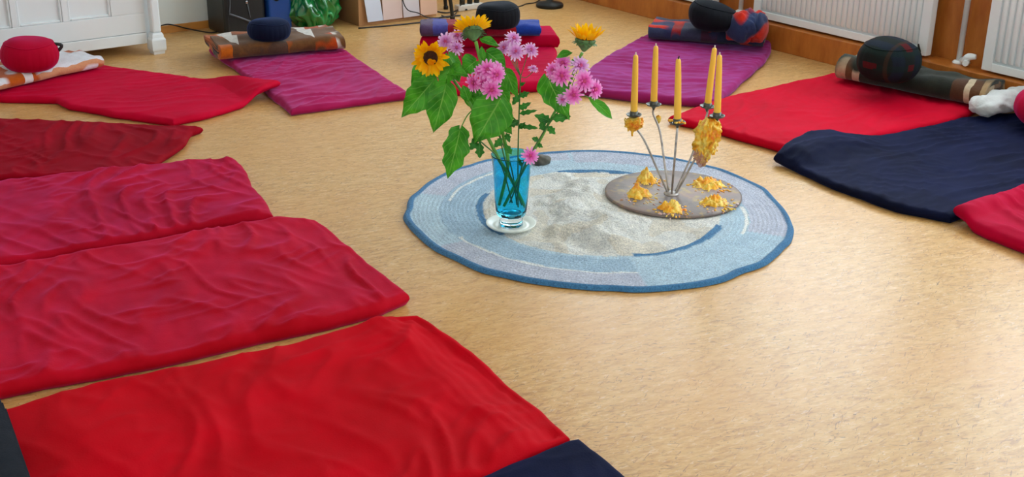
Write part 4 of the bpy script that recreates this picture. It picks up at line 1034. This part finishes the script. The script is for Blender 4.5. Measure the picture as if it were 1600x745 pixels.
s3 = sunflower('sunflower in side view at the upper right of the bouquet', PT(784,112,0.0), dirn(0.10, 0.97, -0.04),
    [PT(772,165,0.0), PT(752,205,0.0), PT(705,330,0.0), PT(650,425,0.0), PT(600,520,0.0), PT(560,590,0.0), PT(500,700,-0.005), PT(445,805,-0.01)], [0.0055,0.005,0.005,0.005,0.0055,0.006,0.006,0.0055],
    [dict(base=PT(730,165,0.0), tip=PT(662,188,0.02), width=0.028, fold=0.2, droop=0.12, seed=21, heart=False, facing=dirn(0.1,0.8,0.7)),
     dict(base=PT(752,195,0.01), tip=PT(722,222,0.02), width=0.026, fold=0.3, droop=0.1, seed=22, heart=False),
     dict(base=PT(628,268,0.03), tip=PT(718,446,0.035), width=0.100, fold=-0.15, droop=0.08, lobes=0.08, seed=23, facing=dirn(-0.3,0.3,1)),
     dict(base=PT(700,200,-0.01), tip=PT(672,250,0.0), width=0.035, fold=0.2, droop=0.1, seed=24, heart=False),
     dict(base=PT(798,352,0.03), tip=PT(896,442,0.04), width=0.042, fold=0.2, droop=0.12, seed=25, heart=False, facing=dirn(-0.3,0.8,0.7))],
    7, rd=0.027, cup=0.66, n=24, scale=1.2)
petiole(s3, PT(690,340,0.0), PT(798,352,0.03)); petiole(s3, PT(690,350,0.0), PT(628,268,0.03))

def blossom_mesh(name, mat, seed, rmax=0.028):
    rnd = random.Random(seed); mb = MB()
    for ring, (cnt, elev, l) in enumerate(((13, 0.05, 1.08), (12, 0.34, 0.96), (8, 0.68, 0.74), (5, 1.1, 0.45))):
        for k in range(cnt):
            a = 2*math.pi*(k+0.37*ring)/cnt+rnd.uniform(-.12, .12); e = elev+rnd.uniform(-.14, .14); L = rmax*l*rnd.uniform(.88, 1.08); w = 0.0034+0.0008*rnd.random()
            d = Vector((math.cos(a)*math.cos(e), math.sin(a)*math.cos(e), math.sin(e))); t = Vector((-math.sin(a), math.cos(a), 0)); up = d.cross(t)*-1
            b = Vector((math.cos(a), math.sin(a), 0))*0.003+Vector((0, 0, 0.001*ring))
            vs = [b-t*w*0.5, b+t*w*0.5, b+d*L*0.55+t*w-up*0.0012, b+d*L*0.92+t*w*0.7+up*0.001, b+d*L+up*0.002, b+d*L*0.92-t*w*0.7+up*0.001, b+d*L*0.55-t*w-up*0.0012]
            mb.add(vs, [(0,1,2,6),(6,2,3,5),(5,3,4)])
    mb.lathe([(0.0015, -0.010), (0.006, -0.006), (0.0075, 0.0), (0.005, 0.001)], (0,0,0), 10)
    o = mb.build(name, mat); me = o.data; bpy.data.objects.remove(o); return me
BLO = [blossom_mesh('blossom', P_PINK, 1), blossom_mesh('blossom', P_PINK, 2), blossom_mesh('blossom', P_PALE, 3), blossom_mesh('blossom', P_PALE, 4)]
_c = MB().lathe([(0.007, 0.004), (0.0065, 0.008), (0.003, 0.011), (0.0, 0.0115)], (0,0,0), 12).build('flower_centre', C_PINK); CEN = _c.data; bpy.data.objects.remove(_c)
def spray(label, stem, fork, blooms, leaves, seed):
    """one chrysanthemum stem: main stem, thin branches to each blossom, small leaves"""
    root = empty('chrysanthemum_spray', (VB.x, VB.y, VB.z+0.065), label, 'flower', 'pink chrysanthemum sprays in the vase')
    o = tuple(root.location); rnd = random.Random(seed)
    MB().tube(stem, [0.0026]*(len(stem)-1)+[0.0022], 7, 6).build('stem', STEM2, root, o)
    for (x, y, off, d, sz, kind) in blooms:
        c = PT(x, y, off); n = Vector(d).normalized()
        b = link('blossom', BLO[kind], root)
        b.matrix_basis = Matrix.Translation(c-root.location) @ frame_to(n, rnd.random()*6) @ Matrix.Scale(sz, 4)
        link('flower_centre', CEN, b)
        end = c - n*0.008*sz
        MB().tube([fork, (fork+end)/2+Vector((0, 0, -0.006))-n*0.012, end-n*0.012, end], [0.0016, 0.0013, 0.0013, 0.0018], 6, 5).build('branch', STEM2, root, o)
    for kw in leaves: leaf(root, material=L_CHR, heart=False, lobes=0.22, **kw)
    return root
tw = dirn
spray('pink chrysanthemums behind the sunflower at the left', [PT(500,800,-0.02), PT(470,620,-0.03), PT(380,420,-0.05), PT(290,250,-0.06)], PT(290,250,-0.06),
      [(252,98,-0.06,tw(0,.8,.5),1.0,3), (205,120,-0.05,tw(-.3,.4,.9),1.05,2), (248,148,-0.04,tw(.1,.7,.6),0.9,3), (300,200,-0.07,tw(.2,.3,.9),0.7,2)],
      [dict(base=PT(330,300,-0.05), tip=PT(300,260,-0.04), width=0.02, seed=31)], 1)
spray('deep pink chrysanthemum cluster in the middle of the bouquet', [PT(520,800,0.02), PT(450,610,0.035), PT(425,480,0.05), PT(405,380,0.06)], PT(405,380,0.055),
      [(378,238,0.075,tw(-.1,.5,.9),1.15,0), (412,258,0.085,tw(.4,.2,.9),1.1,1), (395,318,0.09,tw(0,-.05,1),1.2,1), (322,290,0.08,tw(-.7,.0,.7),1.1,0), (415,235,0.06,tw(.5,.6,.6),0.95,0), (350,245,0.065,tw(-.5,.5,.7),0.9,0), (362,292,0.07,tw(0,0.1,1),1.0,0)],
      [dict(base=PT(450,545,0.04), tip=PT(478,590,0.05), width=0.022, seed=32), dict(base=PT(440,520,0.04), tip=PT(405,560,0.05), width=0.024, seed=33), dict(base=PT(455,500,0.03), tip=PT(470,540,0.05), width=0.02, seed=34)], 2)
spray('pale pink chrysanthemums standing tall right of the centre', [PT(505,810,0.0), PT(504,620,-0.01), PT(508,440,-0.02), PT(515,260,-0.03)], PT(515,265,-0.03),
      [(485,108,-0.05,tw(.3,.8,.5),1.0,2), (448,147,-0.04,tw(-.4,.6,.7),0.95,3), (495,162,-0.02,tw(0,.5,.9),1.05,3), (556,156,-0.02,tw(.4,.6,.7),0.95,2), (470,140,-0.05,tw(-.1,.8,.6),0.9,3), (567,234,-0.01,tw(.2,.8,.4),0.6,3)],
      [dict(base=PT(508,400,-0.02), tip=PT(560,372,-0.01), width=0.022, seed=35), dict(base=PT(508,420,-0.02), tip=PT(586,405,-0.01), width=0.018, seed=36), dict(base=PT(508,450,-0.02), tip=PT(458,470,0.0), width=0.030, seed=37),
       dict(base=PT(508,470,-0.02), tip=PT(590,480,-0.01), width=0.018, seed=38), dict(base=PT(508,350,-0.02), tip=PT(552,330,-0.02), width=0.02, seed=39), dict(base=PT(508,340,-0.02), tip=PT(480,385,0.0), width=0.022, seed=40),
       dict(base=PT(507,480,-0.02), tip=PT(535,455,-0.01), width=0.02, seed=41), dict(base=PT(512,300,-0.03), tip=PT(535,290,-0.02), width=0.014, seed=42)], 3)
spray('bright pink chrysanthemum cluster at the right under the sunflower', [PT(470,790,0.015), PT(540,620,0.02), PT(605,505,0.02), PT(665,420,0.025), PT(700,390,0.03)], PT(700,385,0.03),
      [(688,262,0.05,tw(-.2,.3,.95),1.25,1), (650,240,0.03,tw(-.6,.4,.7),1.0,0), (690,212,0.02,tw(-.2,.8,.5),1.1,0), (762,222,0.03,tw(.3,.6,.7),1.15,2), (778,284,0.06,tw(.2,.2,.95),1.2,1), (735,340,0.065,tw(.0,.1,1),1.15,1), (822,318,0.04,tw(.7,.2,.7),1.15,1), (690,360,0.05,tw(-.3,.1,.9),0.75,3), (660,262,0.035,tw(-.5,.2,.8),0.9,0)],
      [dict(base=PT(640,450,0.02), tip=PT(572,425,0.03), width=0.034, seed=43), dict(base=PT(640,440,0.02), tip=PT(725,430,0.03), width=0.034, seed=44), dict(base=PT(625,470,0.02), tip=PT(660,505,0.03), width=0.024, seed=45), dict(base=PT(590,530,0.02), tip=PT(560,520,0.03), width=0.018, seed=46),
       dict(base=PT(585,545,0.02), tip=PT(608,560,0.03), width=0.016, seed=47), dict(base=PT(610,490,0.02), tip=PT(600,440,0.03), width=0.026, seed=48)], 4)
spray('single pink chrysanthemum hanging over the vase rim', [PT(500,780,0.03), PT(515,660,0.045), PT(530,612,0.06)], PT(530,612,0.06),
      [(554,594,0.085,tw(.15,.25,.95),1.0,1)], [dict(base=PT(520,640,0.05), tip=PT(505,600,0.05), width=0.014, seed=49)], 5)
spray('leafy chrysanthemum stem leaning left out of the vase', [PT(480,790,0.04), PT(430,620,0.05), PT(360,545,0.06), PT(330,520,0.065)], PT(330,520,0.065), [],
      [dict(base=PT(335,525,0.065), tip=PT(305,570,0.075), width=0.030, seed=50), dict(base=PT(345,535,0.065), tip=PT(345,605,0.075), width=0.030, seed=51), dict(base=PT(330,520,0.065), tip=PT(318,545,0.08), width=0.022, seed=52)], 6)

# ------------------------------------------------------------------ candle stand
def candle_stand():
    DC = Vector((3.232, 3.207, 0.0145))
    met = Mat('tarnished_metal'); v = met.coords()
    n = met.noise(v, 9, 4, 0.6); n2 = met.noise(v, 28, 3)
    c = met.ramp(n, [(0.3, lin((104,92,88))), (0.5, lin((124,110,104))), (0.7, lin((144,116,108)))])
    c = met.mix(met.math('MULTIPLY', met.ramp(n2, [(0.55, BLACK), (0.7, WHITE)]), 0.6), c, lin((176,150,84)))
    met.set(c, 0.5, Metallic=0.35); met.bump(n2, 0.3, 0.004)
    rod = plain('rusty_steel_rod', (176,170,166), 0.4, 0.3, 40, Metallic=0.45)
    pan = plain('dark_steel_pan', (92,94,90), 0.4, 0.3, 30, Metallic=0.8)
    wx = Mat('yellow_wax'); v = wx.coords()
    wx.set(wx.ramp(wx.noise(v, 26, 3, 0.6), [(0.30, lin((246,130,20))), (0.46, lin((255,190,40))), (0.60, lin((255,224,110))), (0.76, lin((226,130,50)))]), 0.4, Subsurface_Weight=0.15, Subsurface_Radius=(0.02, 0.01, 0.004))
    wp = Mat('greyish_pink_wax'); v = wp.coords(); wp.set(wp.ramp(wp.noise(v, 30, 3), [(0.35, lin((214,190,190))), (0.5, lin((190,130,110))), (0.65, lin((226,190,110)))]), 0.5)
    cw = Mat('golden_candle_wax'); v = cw.coords(); cw.set(cw.ramp(cw.noise(v, 5, 1), [(0.3, lin((255,192,66))), (0.7, lin((255,204,86)))]), 0.38, Subsurface_Weight=0.2, Subsurface_Radius=(0.02, 0.01, 0.004))
    wick = plain('wick', (228,216,204), 0.9, 0.1); wickb = plain('burnt_wick', (50,44,40), 0.9, 0.1)
    root = empty('candle_stand', DC, 'metal candle stand with five rods fanning from a round plate', 'candle holder')
    o = tuple(DC)
    MB().lathe([(0.0, 0.0), (0.258, 0.0), (0.2645, 0.003), (0.2645, 0.009), (0.258, 0.012), (0.16, 0.013), (0.0, 0.013)], DC, 96,
               lambda x, y, z, t: (x, y, z+0.0012*pn((x)*9, (y)*9, 95)*(z > 0.008))).build('base_plate', met.m, root, o)
    zt = DC.z+0.012
    hub = V(1049, 300, DC, 0.0); hub = G(1049, 303, zt)
    MB().lathe([(0.0, 0.0), (0.03, 0.0), (0.028, 0.006), (0.012, 0.012), (0.0, 0.013)], (hub.x, hub.y, zt-0.001), 20).build('hub', rod, root, o)
    def clump(name, c, n, rx, h, up, seed, mat_, rmin=0.006, rmax=0.013, cone=True):
        rnd = random.Random(seed); mb = MB()
        for k in range(n):
            t = rnd.random()
            if up: z = h*(1-t)**1.6*rnd.random(); rr = rx*t**0.7
            else: z = -h*rnd.random(); rr = rx*(1-0.45*abs(z)/h)*rnd.random()**0.5
            a = rnd.uniform(0, 2*math.pi); p = Vector((c.x+rr*math.cos(a), c.y+rr*math.sin(a), c.z+z))
            r0 = rnd.uniform(rmin, rmax); ln = r0*rnd.uniform(1.5, 3.2)
            d = (Vector((math.cos(a)*0.8, math.sin(a)*0.8, rnd.uniform(-1.2, 0.1))) if up else Vector((rnd.uniform(-.3, .3), rnd.uniform(-.3, .3), -1))).normalized()
            q = p+d*ln
            if up: q.z = max(q.z, c.z+r0*0.2); p.z = max(p.z, c.z+r0*0.3)
            mb.tube([p-d*r0*0.6, p, (p+q)/2, q, q+d*r0*0.4], [r0*0.35, r0*0.95, r0*0.8, r0*0.65, r0*0.15], 6, 1)
        return tag(mb.build(name, mat_, root, o), kind='stuff')
    def mound(name, c, rx, h, seed, mat_):
        nr, na = 26, 56
        r = np.linspace(1, 0, nr)[:,None]*np.ones(na); t = np.ones((nr,1))*np.arange(na)[None]*2*np.pi/na
        wob = 1+0.55*pn(np.cos(t)*1.7, np.sin(t)*1.7, seed)+0.35*pn(np.cos(t)*4, np.sin(t)*4, seed+1)
        x, y = rx*wob*r*np.cos(t), rx*wob*r*np.sin(t)
        z = h*(1-r)**1.5 + 0.026*(1-r**4)*np.clip(pn(x*50, y*50, seed+2)+0.35, 0, 1) + 0.016*(1-r**6)*np.abs(pn(x*120, y*120, seed+3))
        z[0] = 0; return MB().grid(np.stack([x+c.x, y+c.y, z+c.z], -1), closed_v=True).build(name, mat_, root, o)
    def beard(name, c, rx, h, seed, mat_, skew=(0, 0)):
        nr, na = 50, 60
        s_ = np.linspace(0, 1, nr)[:,None]*np.ones(na); t = np.ones((nr,1))*np.arange(na)[None]*2*np.pi/na
        env = np.interp(s_, [0, .08, .3, .6, .85, 1], [.35, .7, 1.0, .95, .55, .05])
        q = 1+0.45*pn(np.cos(t)*2.6+s_*1.5, np.sin(t)*2.6, seed)+0.8*np.abs(pn(np.cos(t)*6, np.sin(t)*6+s_*5, seed+1))+0.5*pn(np.cos(t)*9+s_*9, np.sin(t)*9-s_*7, seed+2)
        x, y = rx*env*q*np.cos(t)+skew[0]*s_, rx*env*q*np.sin(t)+skew[1]*s_
        z = -h*s_*(1+0.25*pn(np.cos(t)*3, np.sin(t)*3, seed+4))
        return MB().grid(np.stack([x+c.x, y+c.y, z+c.z], -1), closed_v=True).build(name, mat_, root, o)
    # candle: ground spot (photo pixel on the plate), base and tip pixels
    data = [((995,303), (990.5,178), (993.5,83), 'leftmost golden candle on the candle stand', False),
            ((1010,285), (1021.5,162), (1025,69), 'tall golden candle at the back, second from the left on the stand', False),
            ((1052,325), (1058.5,190), (1060,89), 'golden candle at the front middle of the stand with a burnt wick', True),
            ((1108,290), (1105.5,165), (1117,72), 'leaning golden candle, second from the right on the stand', False),
            ((1118,315), (1120.5,180), (1124.5,83), 'rightmost golden candle, above the big wax beard', False)]
    bend = [(1006, 218), (1031, 205), None, (1083, 238), (1088, 245)]
    for k, (gp, bp, tp, lab, burnt) in enumerate(data):
        ref = G(gp[0], gp[1], zt); b = V(bp[0], bp[1], ref); t = V(tp[0], tp[1], ref)
        ax = (t-b).normalized(); foot = hub + Vector(((ref.x-hub.x)*0.10, (ref.y-hub.y)*0.10, 0.004))
        socket = b - ax*0.022
        if bend[k]:
            m_ = V(bend[k][0], bend[k][1], (foot+(ref-foot)*0.62))
            pts = [foot, (foot+m_)/2, m_, socket-_z*0.02, socket]
            MB().tube(pts, 0.0042, 8, 4).build('rod', rod, root, o)
        else: MB().tube([foot, socket], 0.0042, 8, 1).build('rod', rod, root, o)
        mt = Matrix.Translation(b) @ frame_to(ax)
        def fn(x, y, z, th, mt=mt):
            sh = x.shape; q = np.stack([x.ravel(), y.ravel(), z.ravel(), np.ones(x.size)]); r_ = np.array(mt) @ q
            return r_[0].reshape(sh), r_[1].reshape(sh), r_[2].reshape(sh)
        dp = MB().lathe([(0.004, -0.024), (0.0055, -0.018), (0.010, -0.012), (0.026, -0.006), (0.030, -0.001), (0.0285, 0.0), (0.024, -0.004), (0.0105, -0.008), (0.0, -0.008)], (0,0,0), 24, fn).build('drip_pan', pan, root, o)
        MB().lathe([(0.0155, -0.006), (0.0155, 0.012), (0.0135, 0.012), (0.0135, -0.006)], (0,0,0), 20, fn).build('candle_cup', pan, dp, o)
        L = (t-b).length
        cr = empty('candle', b, lab, 'candle', 'golden candles on the stand'); oc = tuple(b)
        MB().lathe([(0.0, 0.0), (0.0130, 0.0), (0.0132, 0.004), (0.0128, L*0.3), (0.0112, L*0.7), (0.0094, L*0.93), (0.0085, L*0.955), (0.006, L*0.97), (0.0, L*0.975)], (0,0,0), 24, fn).build('candle_body', cw.m, cr, oc)
        MB().tube([b+ax*L*0.965, b+ax*L*0.99, b+ax*L*1.012+(_rgt*0.003 if burnt else _rgt*0.0)], 0.0028, 6, 1).build('wick', wickb if burnt else wick, cr, oc)
        if burnt:
            clump('wax_drips', b-ax*0.002, 18, 0.024, 0.010, True, 5, wx.m, 0.003, 0.006)
    # wax piles on the plate under each candle
    for (x, y), hh, rx, sd, nn in (((1009,283), 0.045, 0.050, 1, 60), ((996,305), 0.036, 0.056, 2, 70), ((1048,327), 0.026, 0.054, 3, 60), ((1116,317), 0.016, 0.060, 4, 34), ((1105,290), 0.014, 0.070, 5, 34)):
        mound('wax_pile', G(x, y, zt-0.001), rx*0.85, hh, 10+sd, wx.m)
        clump('wax_crumbs', G(x+4, y+2, zt), 40, rx*1.3, 0.004, True, 30+sd, wx.m, 0.0025, 0.005)
        clump('wax_crumbs', G(x+6, y+4, zt), 22, rx*1.5, 0.004, True, 50+sd, wp.m, 0.0025, 0.005)
    r1 = G(995, 303, zt); c1 = V(991, 183, r1); beard('hanging_wax', c1, 0.027, 0.055, 21, wx.m); clump('wax_drips', c1, 22, 0.036, 0.055, False, 21, wx.m, 0.003, 0.006)
    r5 = G(1118, 315, zt); c5 = V(1111, 184, r5)
    beard('hanging_wax', c5, 0.036, 0.165, 22, wx.m, (-0.015, 0.010)); clump('wax_drips', c5-_z*0.01, 70, 0.048, 0.15, False, 22, wx.m, 0.003, 0.006)
    c6 = V(1097, 230, r5); beard('hanging_wax', c6, 0.022, 0.075, 23, wp.m); clump('wax_drips', c6, 22, 0.030, 0.07, False, 23, wp.m, 0.003, 0.006)
    r2 = G(1010, 285, zt); beard('hanging_wax', V(1029, 180, r2), 0.008, 0.034, 24, wx.m)
candle_stand()
